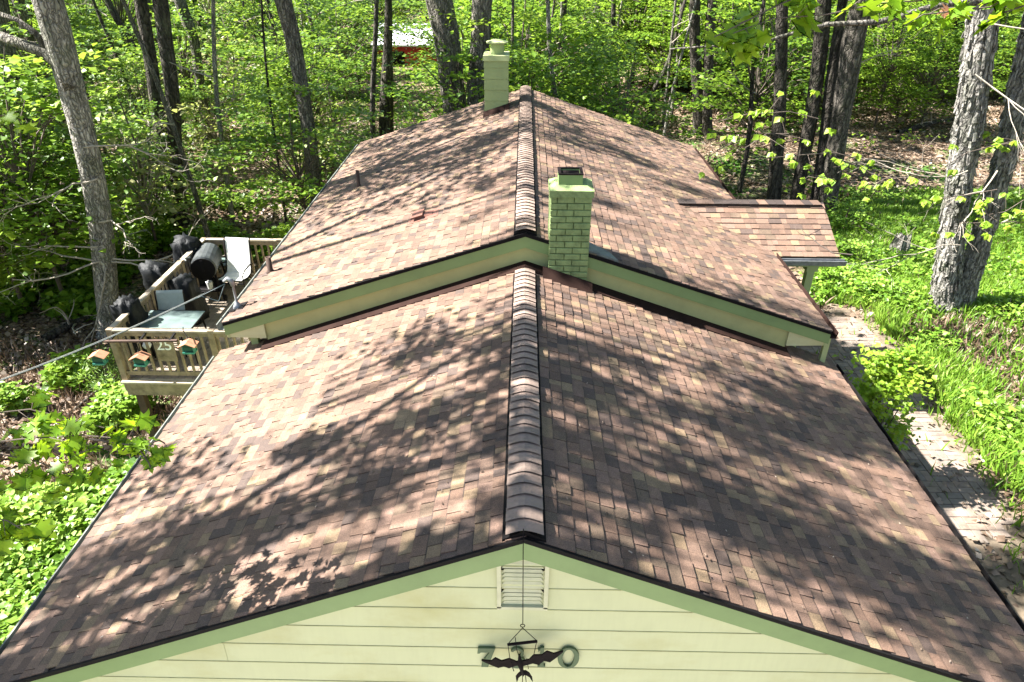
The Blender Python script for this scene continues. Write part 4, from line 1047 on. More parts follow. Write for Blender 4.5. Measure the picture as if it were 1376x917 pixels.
for k in range(5000):
    if n >= 215: break
    y = 15+75*random.random()**1.25; x = random.uniform(-1, 1)*(7+y*.82)
    X, Y_, kk = proj((x, y, ground(x, y)+1))
    if not (-120 < X < 1500): continue
    s = random.uniform(.75, 1.5)*(1+y/80)
    if X > 880 and y < 34 and random.random() < .86: continue
    if X > 1100 and y < 30: continue
    if 485 < X < 600 and 19 < y < 58:
        if y > 20: continue
        s *= .5
    if not keep_clear(x, y, 3.6*s, 1.5*s) or not apart(x, y, .85): continue
    seen.append((x, y)); n += 1
    put_sapling(x, y, s, 'p' if (X < 330 and random.random() < .3) or random.random() < .07 else 'u')
nb_ = 0
for k in range(3000):
    if nb_ >= 62: break
    y = random.uniform(30, 62); X_ = random.uniform(840, 1420); x = (X_-700)/F_PX*(y*.857+4.1)
    X, Y_, kk = proj((x, y, ground(x, y)))
    if Y_ > 175 or not apart(x, y, 1.3): continue
    s = random.uniform(.8, 1.6); seen.append((x, y)); nb_ += 1; put_sapling(x, y, s, 'u')
nb_ = 0
for x, y in ((19, 15), (18, 9), (13.5, 5.5), (20, 22), (9, -3), (17, -2), (-18, -3), (25, 16)):  # out-of-view trees added so their crowns cut down the sky light
    if -30 < proj((x, y, ground(x, y)))[0] < 1400 and proj((x, y, 0))[2] > 0 and y > 4: continue
    g_ = ground(x, y); t = thing('tree', 'unseen tree added outside the picture to block sky light', 'tree', (x, y, g_), 'unseen trees added to block sky light')
    mb, o_, r_ = trunk_mesh([Vector((0, 0, -.2)), Vector((.1, 0, 5)), Vector((.2, .1, 12))], [.2, .16, .1], M['barkmid'], 10, .08, 3, step=.6)
    X, Y_, kk = proj((x, y, g_))
    mb.build('trunk', M['barkmid'], t, True)
    put_crown(t, (0, 0, 9.6 if abs(x) > 8 else 9.5), random.randrange(4), 1.1)
# far trees with low crowns
for k in range(46):
    y = random.uniform(70, 120); x = random.uniform(-1, 1)*(y*.82); g_ = ground(x, y)
    if 470 < proj((x, y, 0))[0] < 660 and y < 66: continue
    t = thing('tree', 'distant green tree at the back of the woods', 'tree', (x, y, g_), 'distant trees')
    o = link('trunk', SAPT[0], t, loc=(0, 0, -.2)); o.scale = (8, 8, 3)
    o = link('crown', UND[k % 6][0], t, loc=(0, 0, .5)); o.scale = (3.2, 3.2, 2.6); o.rotation_euler = (0, 0, random.uniform(0, 6))

# ---------------- tall trees beside the house, trunks outside the frame, shading the roofs
def side_tree(x, y, label, crowns, r=.3, top=11, reach=True):
    g_ = ground(x, y); t = thing('tree', label, 'tree', (x, y, g_))
    mb, o_, r_ = trunk_mesh([Vector((0, 0, -.2)), Vector((.1, 0, 4)), Vector((.3, 0, 9)), Vector((.2, .2, top-g_))], [r*1.2, r, r*.8, r*.4], M['barkgrey'], 12, .08, 3, step=.5); mb.build('trunk', M['barkgrey'], t, True)
    for (cx_, cy_, cz_, s, k) in crowns:
        if reach:
            for mm, nm in ((RCH[k % 3][0], 'crown'), (RCH[k % 3][1], 'limb')):
                o = link(nm, mm, t, loc=(cx_-x, cy_-y, cz_-g_)); o.scale = (s, s if k % 2 else -s, s)
        else: put_crown(t, (cx_-x, cy_-y, cz_-g_), k, s)
        mb = MB(); a = Vector((.3, .1, min(cz_-g_, top-g_-1)-1)); b = Vector((cx_-x-2.8*s, cy_-y, cz_-g_+.6)); mb.tube([a, (a+b)/2+Vector((0, 0, .4)), b], [.11, .08, .04], 6); mb.build('limb', M['barkgrey'], t, True)
    return t, Vector((x, y, g_))
def sunpt(P, z):      # where a ray from P to the sun reaches height z
    t = (z-P[2])/SUN_TO.z; return Vector(P)+SUN_TO*t
def crowns_for(lst):
    out = []
    for i, (px, py, pz, zz, s) in enumerate(lst):
        q = sunpt((px, py, pz), zz+1.1*s); out.append((q.x, q.y, zz, s, i))
    return out
tl, tll = side_tree(-12.5, 3.6, 'tree at the left whose lobed bright leaves hang over the lower left roof edge',
    crowns_for([(-2.0, 3.7, -1.2, 5.0, .9), (1.0, 4.7, -.5, 6.2, .92), (3.4, 4.4, -1.3, 7.2, 1.0), (1.2, 3.2, -.6, 7.6, .8), (3.4, 6.9, -1.4, 8, .75), (-3.2, 3.4, -1.4, 6.4, .6)]))
side_tree(-14.5, 10.5, 'tree out of frame at the left shading the middle of the main roof', crowns_for([(-1.6, 14.6, -.3, 8, .8), (3.2, 13.4, -1.2, 10, .55), (-5.2, 12.0, -3, 6, .42), (.5, 10.2, -.2, 9, .35)]), r=.2)
tr_, trl = side_tree(11.5, 2.2, 'tree at the right whose lobed leaves hang into the top right of the picture', [(10, 3, 8, .9, 1)], r=.25, reach=False)

# ---------------- foliage sprays of real lobed leaves
LEAFM = {}
def single_leaves(parent, P, Ds, Ns, Ss, mat, shape):
    key = (mat, shape)
    if key not in LEAFM:
        LEAFM[key] = []
        for k in range(4):
            n_ = np.array([[.12*(k-1.5), .1, 1.]]); n_ /= np.linalg.norm(n_)
            LEAFM[key].append(leafmesh('leaf', np.zeros((1, 3)), n_, np.array([[0., 1., -.12*k]]), np.array([1.]), M[mat+'_single'], None, shape))
    for p_, d, n_, s_ in zip(P, Ds, Ns, Ss):
        n_ = (n_-d*n_.dot(d)).normalized(); x = d.cross(n_)
        o = link('leaf', random.choice(LEAFM[key]), parent)
        o.matrix_local = Matrix(((x.x*s_, d.x*s_, n_.x*s_, p_.x), (x.y*s_, d.y*s_, n_.y*s_, p_.y), (x.z*s_, d.z*s_, n_.z*s_, p_.z), (0, 0, 0, 1)))
def spray(parent, base, pxpts, depth, nleaf, size, mat, lean=(0, 0, -1), twigr=.006, nm='leaf_spray', jit=.12, tilt=.5, droop=.35, shape='lobed', clump=None):
    """leaves along a twig polyline given in photo pixels at a distance from the camera"""
    pts = []
    for q in pxpts:
        dd = depth if len(q) < 3 else q[2]
        pts.append(CAM+ray(q[0], q[1])*dd-base)
    tw = MB(); tw.tube(pts, [twigr*(1-.6*i/len(pts)) for i in range(len(pts))], 5, cap=False)
    tot = []
    for a, b in zip(pts[:-1], pts[1:]): tot.append((b-a).length)
    P = []; 
    cl = clump or nleaf
    cents = []
    for c in range(cl):
        s = (c+.5)/cl*sum(tot) if clump else random.uniform(.05, 1)*sum(tot); i = 0
        while i < len(tot)-1 and s > tot[i]: s -= tot[i]; i += 1
        p_ = pts[i].lerp(pts[i+1], min(1, s/tot[i])); cents.append((p_, (pts[i+1]-pts[i]).normalized()))
    Ns = []; Ds = []; Ss = []
    per = max(1, nleaf//cl)
    for p_, dr in cents:
        c = p_+Vector([random.gauss(0, jit) for _ in range(3)])
        tw.tube([p_, c], [twigr*.5, twigr*.3], 3, cap=False)
        for _ in range(per):
            a = random.uniform(0, 6.28); d = Vector((math.cos(a), math.sin(a), -droop*random.uniform(.3, 1.8)))+dr*.5
            P.append(c+d.normalized()*size*.12); Ds.append(d.normalized())
            Ns.append(Vector((random.gauss(0, tilt), random.gauss(-.25, tilt), 1)).normalized()); Ss.append(size*random.uniform(.65, 1.15))
    tw.build('branch', M['twigdark'], parent); single_leaves(parent, P, Ds, Ns, Ss, mat, shape)
# lower left oak sprays
off = [(-150, 640), (-60, 600), (30, 590), (110, 585), (170, 590), (215, 600)]
spray(tl, tll, off, 4.6, 84, .13, 'leafoak', jit=.11, clump=21)
spray(tl, tll, [(-150, 560), (-50, 560), (40, 550), (100, 565), (140, 575)], 4.9, 66, .14, 'leafoak', jit=.11, clump=16)
spray(tl, tll, [(-120, 610), (-30, 605), (50, 620), (95, 640)], 4.5, 56, .13, 'leafoak', jit=.09, clump=14)
spray(tl, tll, [(-120, 680), (-40, 690), (10, 700), (30, 712)], 4.3, 32, .14, 'leafoak', jit=.07, clump=8)
spray(tl, tll, [(120, 590), (185, 600), (215, 592), (222, 596)], 4.4, 21, .11, 'leafoak', jit=.04, clump=7)
spray(tl, tll, [(185, 600), (200, 622), (204, 634)], 4.4, 5, .10, 'leafoak', jit=.015, clump=1)
spray(tl, tll, [(-60, 170), (-10, 160), (22, 150)], 4.6, 16, .14, 'leafoak', jit=.05, clump=5)
# link the twigs back to the trunk
mb = MB(); mb.tube([Vector((.2, 0, 6.5)), (CAM+ray(-600, 500)*6.5-tll), (CAM+ray(-150, 620)*4.7-tll)], [.08, .05, .012], 6); mb.tube([(CAM+ray(-400, 530)*5.5-tll), (CAM+ray(-60, 170)*4.6-tll)], [.04, .01], 5); mb.build('limb', M['twigdark'], tl)
# top right oak sprays
for pts_, nlf, cl in (([(1500, -60), (1380, -20), (1250, 0), (1180, 5), (1110, 20), (1040, 25), (985, 45)], 40, 15), ([(1110, -20), (1050, 5), (1010, 25), (960, 50)], 26, 8), ([(1400, -30), (1330, 10), (1240, 20), (1215, 35)], 18, 5), ([(1400, 0), (1340, 20), (1325, 30)], 5, 2)):
    spray(tr_, trl, pts_, 4.0, nlf, .165, 'leafoak', jit=.06, clump=cl, droop=.5)
spray(tr_, trl, [(1300, 10), (1262, 12), (1250, 18)], 4.1, 4, .10, 'leafdead', jit=.02, clump=1)
mb = MB(); mb.tube([Vector((.1, 0, 8)), CAM+ray(1500, -60)*4-trl], [.08, .015], 6); mb.build('limb', M['twigdark'], tr_)
mb = MB(); mb.tube([CAM+ray(x, y)*8-trl for x, y in ((1400, -5), (1330, 0), (1258, 8), (1180, 30), (1110, 33), (1040, 52), (960, 62), (900, 66))], [.05, .045, .04, .034, .028, .02, .014, .008], 7); mb.build('limb', M['barkgrey'], tr_, True)
# spring leaf sprays on the forked tree and porch-side trees
dB = 15.0
for pts_ in ([(1390, 190), (1340, 195), (1300, 205), (1268, 225)], [(1390, 260), (1350, 285), (1320, 290)], [(1340, 255), (1300, 262), (1258, 268), (1250, 280)], [(1320, 300), (1290, 300), (1285, 320)], [(1390, 300), (1360, 298), (1340, 300)], [(1380, 180), (1350, 190), (1310, 190)]):
    spray(TB, TBloc, pts_, dB-random.random(), 48, .15, 'leafspring', jit=.22, clump=6, droop=.8, twigr=.012, shape='kite')
tk, tkl = side_tree(14.0, 9.5, 'slender tree whose pale green sprays reach across in front of the porch trunks', [(14, 9.5, 7, .8, 2)], r=.15, top=9, reach=False)
for pts_ in ([(1160, 215), (1120, 205), (1060, 210), (1010, 215)], [(1100, 160), (1060, 150), (1000, 155), (960, 165)], [(1180, 240), (1150, 220), (1120, 225)], [(1060, 180), (1030, 180), (1000, 200)], [(985, 190), (960, 205), (950, 212)], [(1200, 235), (1180, 245), (1175, 250)], [(1110, 240), (1090, 235), (1075, 245)]):
    spray(tk, tkl, pts_, 13+random.random(), 42, .145, 'leafspring', jit=.24, clump=7, droop=.8, twigr=.01, shape='kite')

# ================================================================== shrubs and ground growth
def bush(name, label, c, R, H, ncl, per, leaf, mat, cat='shrub', seed=1, shape='kite', flat=.5, group=None, clr=.3):
    me, cc = crown_mesh(seed, R=R, H=H, ncl=ncl, per=per, leaf=leaf, mat=mat, shape=shape, clr=clr, flat=flat, tilt=.5)
    t = thing(name, label, cat, tuple(c), group); link('foliage', me, t); 
    mb = MB()
    for q in cc[:24]: mb.tube([Vector((random.uniform(-.1, .1), random.uniform(-.1, .1), -.1)), Vector(q)*.5, Vector(q)], [.02, .014, .006], 4, cap=False)
    mb.build('stem', M['twigdark'], t); return t
c = atZ(1196, 600, -3.6); c.z = -4.4
bush('shrub', 'bright yellow-green shrub against the right eave beside the brick path', (c.x-.38, c.y, -4.4), .42, 2.75, 80, 46, .09, 'leafspring', seed=41, flat=.5, clr=.24)
for i, (x, y, R, H) in enumerate(((1130, 392, .8, .7), (1155, 360, .9, .8), (1180, 400, .7, .5), (1130, 310, .9, .9), (1118, 350, .6, .7))):
    g_ = atG(x, y); bush('shrub', 'low dense green shrub beside the porch corner', (g_.x, g_.y, g_.z), R, H, 34, 30, .10, 'grass', seed=50+i, group='low shrubs beside the porch', clr=.25)
g_ = atG(150, 530); bush('fern', 'feathery light green plant below the front deck post', (g_.x, g_.y, g_.z), .5, 1.1, 40, 34, .11, 'grass', 'plant', seed=61, shape='blade', clr=.22)

def scatter(name, label, region, n, size, mat, shape, zoff=(.0, .06), tilt=.4, zz=-.2, dens=None, seed=3, up=False, cond=None):
    """scatter small faces over the ground inside x0,x1,y0,y1 boxes"""
    global rng
    rng = np.random.default_rng(seed); rd = random.Random(seed); P = []; T = []
    tries = 0
    while len(P) < n and tries < n*12:
        tries += 1
        x0, x1, y0, y1 = region[rd.randrange(len(region))]; x = rd.uniform(x0, x1); y = rd.uniform(y0, y1)
        if abs(x) < 4.4 and y < 17.5: continue
        X, Y_, k = proj((x, y, -4.4))
        if not (-40 < X < 1420 and -20 < Y_ < 960): continue
        nz = noise.noise(Vector((x*.55, y*.55, seed)))
        if dens and not dens(x, y, X, Y_, nz, rd): continue
        P.append((x, y, ground(x, y)+rd.uniform(*zoff)*(1+nz))); T.append(min(1, max(0, rd.gauss(.5+nz*.5, .2))))
    n = len(P); P = np.array(P)
    if up:
        D = np.stack([rng.normal(0, .35, n), rng.normal(0, .35, n), np.ones(n)], 1); a = rng.random(n)*6.28; Nn = np.stack([np.cos(a), np.sin(a), rng.normal(0, .2, n)], 1); Nn /= np.linalg.norm(Nn, axis=1)[:, None]
    else: D = rdir(n, zz); Nn = rnorm(n, tilt)
    me = leafmesh(name, P, Nn, D, rng.uniform(.6, 1.3, n)*size, M[mat], np.array(T), shape)
    return tag(link(name, me), label, kind='stuff')
onpath = lambda x, y: inside((x, y), ppts)
def path_edge(x, y, m_):
    return onpath(x, y) and onpath(x-m_, y)
scatter('leaf_litter', 'dry brown leaf litter lying over the woodland floor', [(-16, -5, 6, 24), (4.5, 26, 14, 38), (-22, 22, 18, 40), (5, 13, 4, 15)], 66000, .13, 'litter', 'tri', (0, .05), .5, -.05,
        dens=lambda x, y, X, Y_, nz, rd: (not onpath(x, y) or rd.random() < .25) and (nz < .25 or rd.random() < .4), seed=5)
def gdens(x, y, X, Y_, nz, rd):
    if onpath(x, y): return rd.random() < (.10 if not onpath(x+.3, y) else .004)
    if X > 1085 and Y_ > 268: return (Y_ > 285 or nz > -.1) and (Y_ < 400 or nz > .0 or rd.random() < .12)
    return False
scatter('grass', 'thick bright green grass and weeds beside the right hand path', [(4.6, 17, 4, 23)], 60000, .27, 'grass', 'blade', (-.03, .05), dens=gdens, seed=8, up=True)
scatter('ground_plants', 'broad-leaved green weeds growing through the grass on the right', [(4.6, 17, 4, 23)], 16000, .12, 'grass', 'kite', (.05, .28), .5, dens=lambda x, y, X, Y_, nz, rd: gdens(x, y, X, Y_, nz, rd) and nz > -.15 and not onpath(x-.35, y) and not onpath(x, y), seed=9)
def ldens(x, y, X, Y_, nz, rd):
    if X > 330: return False
    return Y_ > 625+50*nz-max(0, X)*.12 or (Y_ > 500 and nz > .3)
scatter('ground_cover', 'dense bright green ground cover along the left side of the house', [(-13, -4.3, 3, 14)], 46000, .12, 'grass', 'kite', (.05, .45), .4, dens=ldens, seed=12)
scatter('forest_plants', 'low green plants spread across the woodland floor', [(-30, 30, 16, 60), (-18, -7, 10, 22)], 42000, .17, 'leaf', 'kite', (.02, .4), .4,
        dens=lambda x, y, X, Y_, nz, rd: (nz > .1 if X > 900 else nz > (-.2 if Y_ < 250 else .02 if Y_ < 400 else .25)) and not in_house(x, y, .2) and not (X > 1000 and Y_ > 150 and nz < .3), seed=14)
# fallen logs
def log(name, label, a, b, r, mat, br=0):
    A = atG(*a); B = atG(*b); A.z += r*.7; B.z += r*.7; loc = (A+B)/2; t = thing(name, label, 'log', tuple(loc))
    mb, _, _ = trunk_mesh([A-loc, (A+B)/2-loc+Vector((0, 0, .06)), B-loc], [r, r*.85, r*.6], M[mat], 10, .12, 4, step=.3); mb.build('trunk', M[mat], t, True)
    for k in range(br):
        mb = MB(); twig(mb, (A-loc).lerp(B-loc, random.uniform(.3, 1)), Vector((random.uniform(-1, 1), random.uniform(-1, 0), random.uniform(.2, 1))), .9, r*.3, 1, 2); mb.build('dead_branch', M['twig'], t)
log('fallen_log', 'pale fallen log lying behind the top right of the main roof', (893, 121), (930, 116), .12, 'barkgrey')
log('fallen_log', 'thin dark fallen log rising from behind the right roof edge', (812, 152), (868, 128), .08, 'barkdark', 2)
log('fallen_log', 'long dark fallen log across the brown litter at the upper right', (1205, 180), (1290, 160), .10, 'barkdark', 4)
log('fallen_log', 'mossy log lying on the leaf litter left of the deck tree', (60, 460), (135, 425), .11, 'barkdark', 3)
log('fallen_log', 'thin pale fallen branch curving down the slope left of the deck', (92, 560), (170, 500), .035, 'barkgrey')
# broken stump in the grass
g_ = atG(1205, 345); t = thing('tree_stump', 'broken weathered tree stump in the green weeds left of the forked tree', 'stump', tuple(g_))
mb = MB(); vs = []; fs = []; nS = 16; lev = [0, .2, .42, .6]
for i, z in enumerate(lev):
    for k in range(nS):
        a = 2*math.pi*k/nS; r = (.30, .27, .24, .20)[i]*(1+.18*math.sin(k*2.3+i)); zz = z+(random.uniform(-.12, .28) if i == 3 else 0)-.05
        vs.append((r*math.cos(a), r*math.sin(a), zz))
for i in range(3):
    for k in range(nS): fs.append((i*nS+k, i*nS+(k+1) % nS, (i+1)*nS+(k+1) % nS, (i+1)*nS+k))
vs.append((0, 0, .3)); fs += [(3*nS+k, 3*nS+(k+1) % nS, len(vs)-1) for k in range(nS)]
mb.add(vs, fs).build('trunk', M['barkshag'], t)

mb = MB()
for k in range(900):
    if random.random() < .6: fn, Y_r = lowpt, (YF+.1, YB-.5)
    else: fn, Y_r = uppt, (Y2F+.1, Y2B-.2)
    sd = random.choice((-1, 1)); P_ = fn(sd, random.uniform(.05, .98), random.uniform(*Y_r))+Vector((0, 0, .034)); a = random.uniform(0, 6.28); L_ = random.uniform(.008, .03)
    mb.bar(P_, P_+Vector((math.cos(a)*L_, math.sin(a)*L_, -sd*math.cos(a)*L_*.36+.002)), random.uniform(.004, .009), .004, t=random.random())
tag(mb.build('roof_debris', M['litter']), 'tiny fallen catkins and bits of leaf scattered over the brown roof', kind='stuff')
scatter('dry_stems', 'dry pale stems and dead grass mixed through the green weeds', [(4.6, 17, 4, 23), (-13, -4.3, 3, 16)], 9000, .26, 'litter', 'blade', (-.02, .05), dens=lambda x, y, X, Y_, nz, rd: (not onpath(x, y)) and (X < 330 and Y_ > 430 or X > 1085 and Y_ > 268) and nz < .25, seed=31, up=True)
# ================================================================== DECK
ZD = -3.4; YD0 = 10.2
cl_ = atZ(150, 441, ZD+1.0); XL = cl_.x; YD0 = atZ(200, 444, ZD+1).y; YD1 = atZ(320, 322.5, ZD+1).y; XR = -W2L*SW-.06
print('deck', XL, XR, YD0, YD1)
deck = thing('deck', 'raised wooden deck with baluster railing at the left of the house', 'deck', (XL, YD0, ZD))
dk = Vector((XL, YD0, ZD))
def D(x, y, z): return Vector((x, y, z))-dk
nb = 26; bw = (XR-XL)/nb
fl = MB().box(D((XL+XR)/2, (YD0+YD1)/2, ZD-.10), (XR-XL-.06, YD1-YD0-.06, .1)).build('deck_floor', M['darkpost'], deck)
bmh = MB().box((0, 0, 0), (bw-.010, YD1-YD0, .03)).mesh('board', M['deckboard'])
for k in range(nb):
    link('board', bmh, fl, loc=D(XL+(k+.5)*bw, (YD0+YD1)/2, ZD-.018+random.uniform(-.002, .002)))
MB().box(D((XL+XR)/2, YD0-.03, ZD-.19), (XR-XL+.06, .05, .26)).build('rim_beam', M['wood'], deck)
MB().box(D(XL-.03, (YD0+YD1)/2, ZD-.19), (.05, YD1-YD0, .26)).build('rim_beam', M['wood'], deck)
MB().box(D((XL+XR)/2, YD0-.05, ZD-.02), (XR-XL+.1, .14, .035)).build('edge_board', M['woodtop'], deck)
pm = MB().box((0, 0, .40), (.10, .10, 1.25)).mesh('post', M['wood'])
xrr = atZ(283, 446, ZD+1).x
for x, y in ((XL, YD0), ((XL*.55+xrr*.45), YD0-.02), (xrr, YD0), (XL, YD0+(YD1-YD0)*.36), (XL, YD0+(YD1-YD0)*.70), (XL, YD1), (XR+.05, YD1), ((XL+XR)/2, YD1)):
    if abs(x-(XL*.55+xrr*.45)) < 1e-6: continue
    link('post', pm, deck, loc=D(x, y, ZD))
def rail(a, b):
    MB().bar(D(*a)+Vector((0, 0, 1.0)), D(*b)+Vector((0, 0, 1.0)), .10, .035).build('handrail', M['woodtop'], deck)
    MB().bar(D(*a)+Vector((0, 0, .93)), D(*b)+Vector((0, 0, .93)), .04, .08).build('rail', M['wood'], deck)
    MB().bar(D(*a)+Vector((0, 0, .13)), D(*b)+Vector((0, 0, .13)), .04, .08).build('rail', M['wood'], deck)
bal = MB().box((0, 0, .53), (.035, .035, .74)).mesh('baluster', M['wood'])
def balus(a, b, sp=.135):
    a = D(*a); b = D(*b); n = int((b-a).length/sp)
    for k in range(1, n): link('baluster', bal, deck, loc=a.lerp(b, k/n))
for a, b in (((XL, YD0, ZD), (XR, YD0, ZD)), ((XL, YD0, ZD), (XL, YD1, ZD)), ((XL, YD1, ZD), (XR, YD1, ZD))): rail(a, b); balus(a, b)
# newel corner brackets and support posts
for x, y in ((XL+.1, YD0+.1), ((XL+XR)/2-.3, YD0+.12), (XR-.8, YD0+.12), (XL+.1, YD1-.1)):
    gz = ground(x, y); MB().box(D(x, y, (gz+ZD-.2)/2-.05), (.13, .13, ZD-.2-gz+.2)).build('support_post', M['darkpost'], deck)
# ---- number board on the rail: 25
def text_mesh(s, size, mat):
    cu = bpy.data.curves.new('txt', 'FONT'); cu.body = s; cu.size = size; cu.extrude = .006; cu.align_x = 'CENTER'; cu.align_y = 'CENTER'; cu.resolution_u = 3
    o = bpy.data.objects.new('tmp', cu); COL.objects.link(o); dg = bpy.context.evaluated_depsgraph_get(); me = bpy.data.meshes.new_from_object(o.evaluated_get(dg)); bpy.data.objects.remove(o)
    me.materials.clear(); me.materials.append(mat); return me
sp_ = atY(222, 468, YD0-.06)
sg = thing('number_board', 'weathered wooden board reading 25 on the front deck railing', 'sign', tuple(sp_))
MB().box((0, 0, -.05), (.32, .025, .42)).build('board', M['wood'], sg)
tx = link('lettering', text_mesh('25', .28, M['white']), sg, loc=(0, -.02, .06)); tx.rotation_euler = (math.pi/2, 0, 0)
# ---- feeder bar
a = atY(137, 459, YD0-.25); b = atY(238, 458, YD0-.25)
fb = thing('feeder_rail', 'dark bar fixed outside the front deck railing for the bird feeders', 'bar', tuple(a))
mb = MB(); mb.bar(Vector((0, 0, 0)), b-a, .05, .03); mb.build('bar', M['darkpost'], fb)
mb = MB()
for t_ in (.1, .5, .9): mb.bar((b-a)*t_, (b-a)*t_+Vector((0, .22, .02)), .03, .03)
mb.build('bracket', M['black'], fb)
# ---- bird feeders
def feeder():
    t = thing('bird_feeder', '', 'bird feeder', (0, 0, 0), 'bird feeders hanging outside the front deck railing')
    w_, d_, h = .29, .20, .16
    mb = MB(); mb.box((0, 0, -.02-h/2), (w_*.86, d_*.7, h)); mb.build('hopper', M['feeder'], t)
    mb = MB(); mb.box((0, 0, -.03-h), (w_, d_, .03)); mb.box((0, -d_/2, -.015-h), (w_, .015, .045)); mb.box((0, d_/2, -.015-h), (w_, .015, .045))
    for sx in (-1, 1): mb.box((sx*w_*.45, -.02, -.1), (.015, .12, .15))
    mb.build('tray', M['feedertrim'], t)
    mb = MB()
    for sx in (-1, 1):
        mb.hexa([Vector((0, -.15, .10)), Vector((sx*.21, -.15, 0)), Vector((sx*.21, .15, 0)), Vector((0, .15, .10)), Vector((0, -.15, .114)), Vector((sx*.21, -.15, .014)), Vector((sx*.21, .15, .014)), Vector((0, .15, .114))])
    mb.build('roof', M['copper'], t)
    mb = MB(); mb.prism([(-.17, 0), (.17, 0), (0, .09)], (0, -.08, 0), Vector((1, 0, 0)), Vector((0, 0, 1)), Vector((0, .16, 0))); mb.build('gable', M['feeder'], t)
    mb = MB(); mb.tube([(0, 0, .10), (0, 0, .2)], .006, 5); mb.build('hook', M['silver'], t); return t
fd = feeder()
for i, ((x, y), lab) in enumerate((((132, 483), 'copper-roofed green bird feeder hanging left of the front deck post'), ((188, 485), 'copper-roofed green bird feeder hanging below the white globe lamp'), ((253, 468), 'copper-roofed green bird feeder hanging highest, nearest the roof edge'))):
    o = fd if i == 0 else copy_tree(fd); P = atY(x, y-4, YD0-.32); o.location = P; o['label'] = lab; o.rotation_euler = (0, 0, (.05, -.04, .03)[i])
    o.scale = (.68, .68, .68)
    hz = (-2.4-P.z+.05)
for (x, y), (x2, y2) in (((132, 479), (140, 459)), ((188, 481), (190, 458)), ((253, 464), (246, 440))):
    a = atY(x, y-9, YD0-.32); b = atY(x2, y2, YD0-.24 if x2 < 240 else YD0-.05); h = thing('feeder_hook', '', 'hook', tuple(b), 'wire hooks holding the bird feeders'); h['label'] = 'thin dark wire hook holding a bird feeder off the deck railing'
    MB().tube([Vector((0, 0, 0)), (a-b)*.4+Vector((0, -.05, .05)), a-b], .008, 5).build('wire', M['black'], h)
# ---- globe lamp on the railing
P = atY(197.5, 464, YD0+.25)
gl = thing('globe_light', 'small white globe lamp on a thin stand behind the front railing', 'lamp', (P.x, P.y, ZD))
lathe([(.01, -.075), (.05, -.055), (.075, 0), (.05, .055), (.01, .075)], (0, 0, P.z-ZD), 14).build('globe', M['white'], gl, True)
MB().tube([(0, 0, 0), (0, 0, P.z-ZD-.06)], .012, 6).build('stem', M['black'], gl)
# ---- patio table
tq = [atZ(x, y, ZD+.72) for x, y in ((178, 444), (262, 444), (266, 418), (205, 418))]
tc = sum(tq, Vector())/4; tc.z = ZD; wx = (tq[1].x-tq[0].x)*.92; wy = (tq[2].y-tq[1].y)
tb = thing('patio_table', 'rectangular frosted glass patio table on the deck', 'table', tuple(tc))
MB().box((0, 0, .72), (wx, wy, .012)).build('tabletop', M['tabletop'], tb)
mb = MB()
for sx in (-1, 1): mb.tube([(sx*(wx/2+.01), -wy/2-.01, .715), (sx*(wx/2+.01), wy/2+.01, .715)], .016, 6)
for sy in (-1, 1): mb.tube([(-wx/2-.01, sy*(wy/2+.01), .715), (wx/2+.01, sy*(wy/2+.01), .715)], .016, 6)
mb.build('frame', M['black'], tb)
for sx in (-1, 1):
    for sy in (-1, 1): MB().tube([(sx*(wx/2-.06), sy*(wy/2-.06), .71), (sx*(wx/2-.02), sy*(wy/2-.04), 0)], .018, 6).build('leg', M['black'], tb)
# ---- sling chairs
def sling_chair(label, loc, rz, fab, s=1.):
    t = thing('patio_chair', label, 'chair', loc, 'sling patio chairs on the deck', rz); t.scale = (s, s, s)
    mb = MB(); w_ = .24; prof = [(-.24, .44), (0, .40), (.16, .42), (.22, .52), (.30, .80), (.35, 1.04), (.38, 1.08)]
    vs = []; fs = []
    for (y, z) in prof:
        for x in (-w_, w_): vs.append((x, y, z))
    nP = len(prof); vs += [(v_[0], v_[1]+.012, v_[2]-.012) for v_ in vs]
    for i in range(nP-1):
        fs.append((2*i, 2*i+1, 2*i+3, 2*i+2)); o_ = 2*nP; fs.append((o_+2*i+2, o_+2*i+3, o_+2*i+1, o_+2*i)); fs.append((2*i, 2*i+2, o_+2*i+2, o_+2*i)); fs.append((2*i+3, 2*i+1, o_+2*i+1, o_+2*i+3))
    mb.add(vs, fs).build('sling', M[fab], t, False)
    for sx in (-1, 1):
        MB().tube([(sx*.26, y, z) for y, z in prof], .014, 6).build('side_rail', M['black'], t, True)
        MB().tube([(sx*.28, .24, .60), (sx*.33, .05, .66), (sx*.33, -.2, .64), (sx*.30, -.27, .55), (sx*.28, -.26, .0)], .014, 6).build('arm', M['black'], t, True)
        MB().tube([(sx*.27, .05, .40), (sx*.30, .30, 0)], .014, 6).build('leg', M['black'], t)
    MB().tube([(-.28, -.26, .38), (.28, -.26, .38)], .013, 6).build('crossbar', M['black'], t)
    return t
P = atZ(328, 388, ZD); sling_chair('pale white sling chair facing the camera by the far railing', (P.x+.0, P.y-.30, ZD), -.08, 'sling', 1.08)
P = atZ(232, 440, ZD); sling_chair('grey sling chair tucked behind the glass patio table', (atZ(234, 400, ZD+.9).x, atZ(234, 392, ZD+1.05).y-.38, ZD), .08, 'slinggrey', 1.0)
# ---- small side table
P = atZ(302, 352, ZD+.5); t = thing('side_table', 'small glass side table beside the white chair', 'table', (P.x, P.y, ZD)); MB().box((0, 0, .5), (.42, .4, .012)).build('tabletop', M['tabletop'], t)
for sx in (-1, 1):
    for sy in (-1, 1): MB().tube([(sx*.17, sy*.16, .49), (sx*.19, sy*.18, 0)], .013, 5).build('leg', M['black'], t)
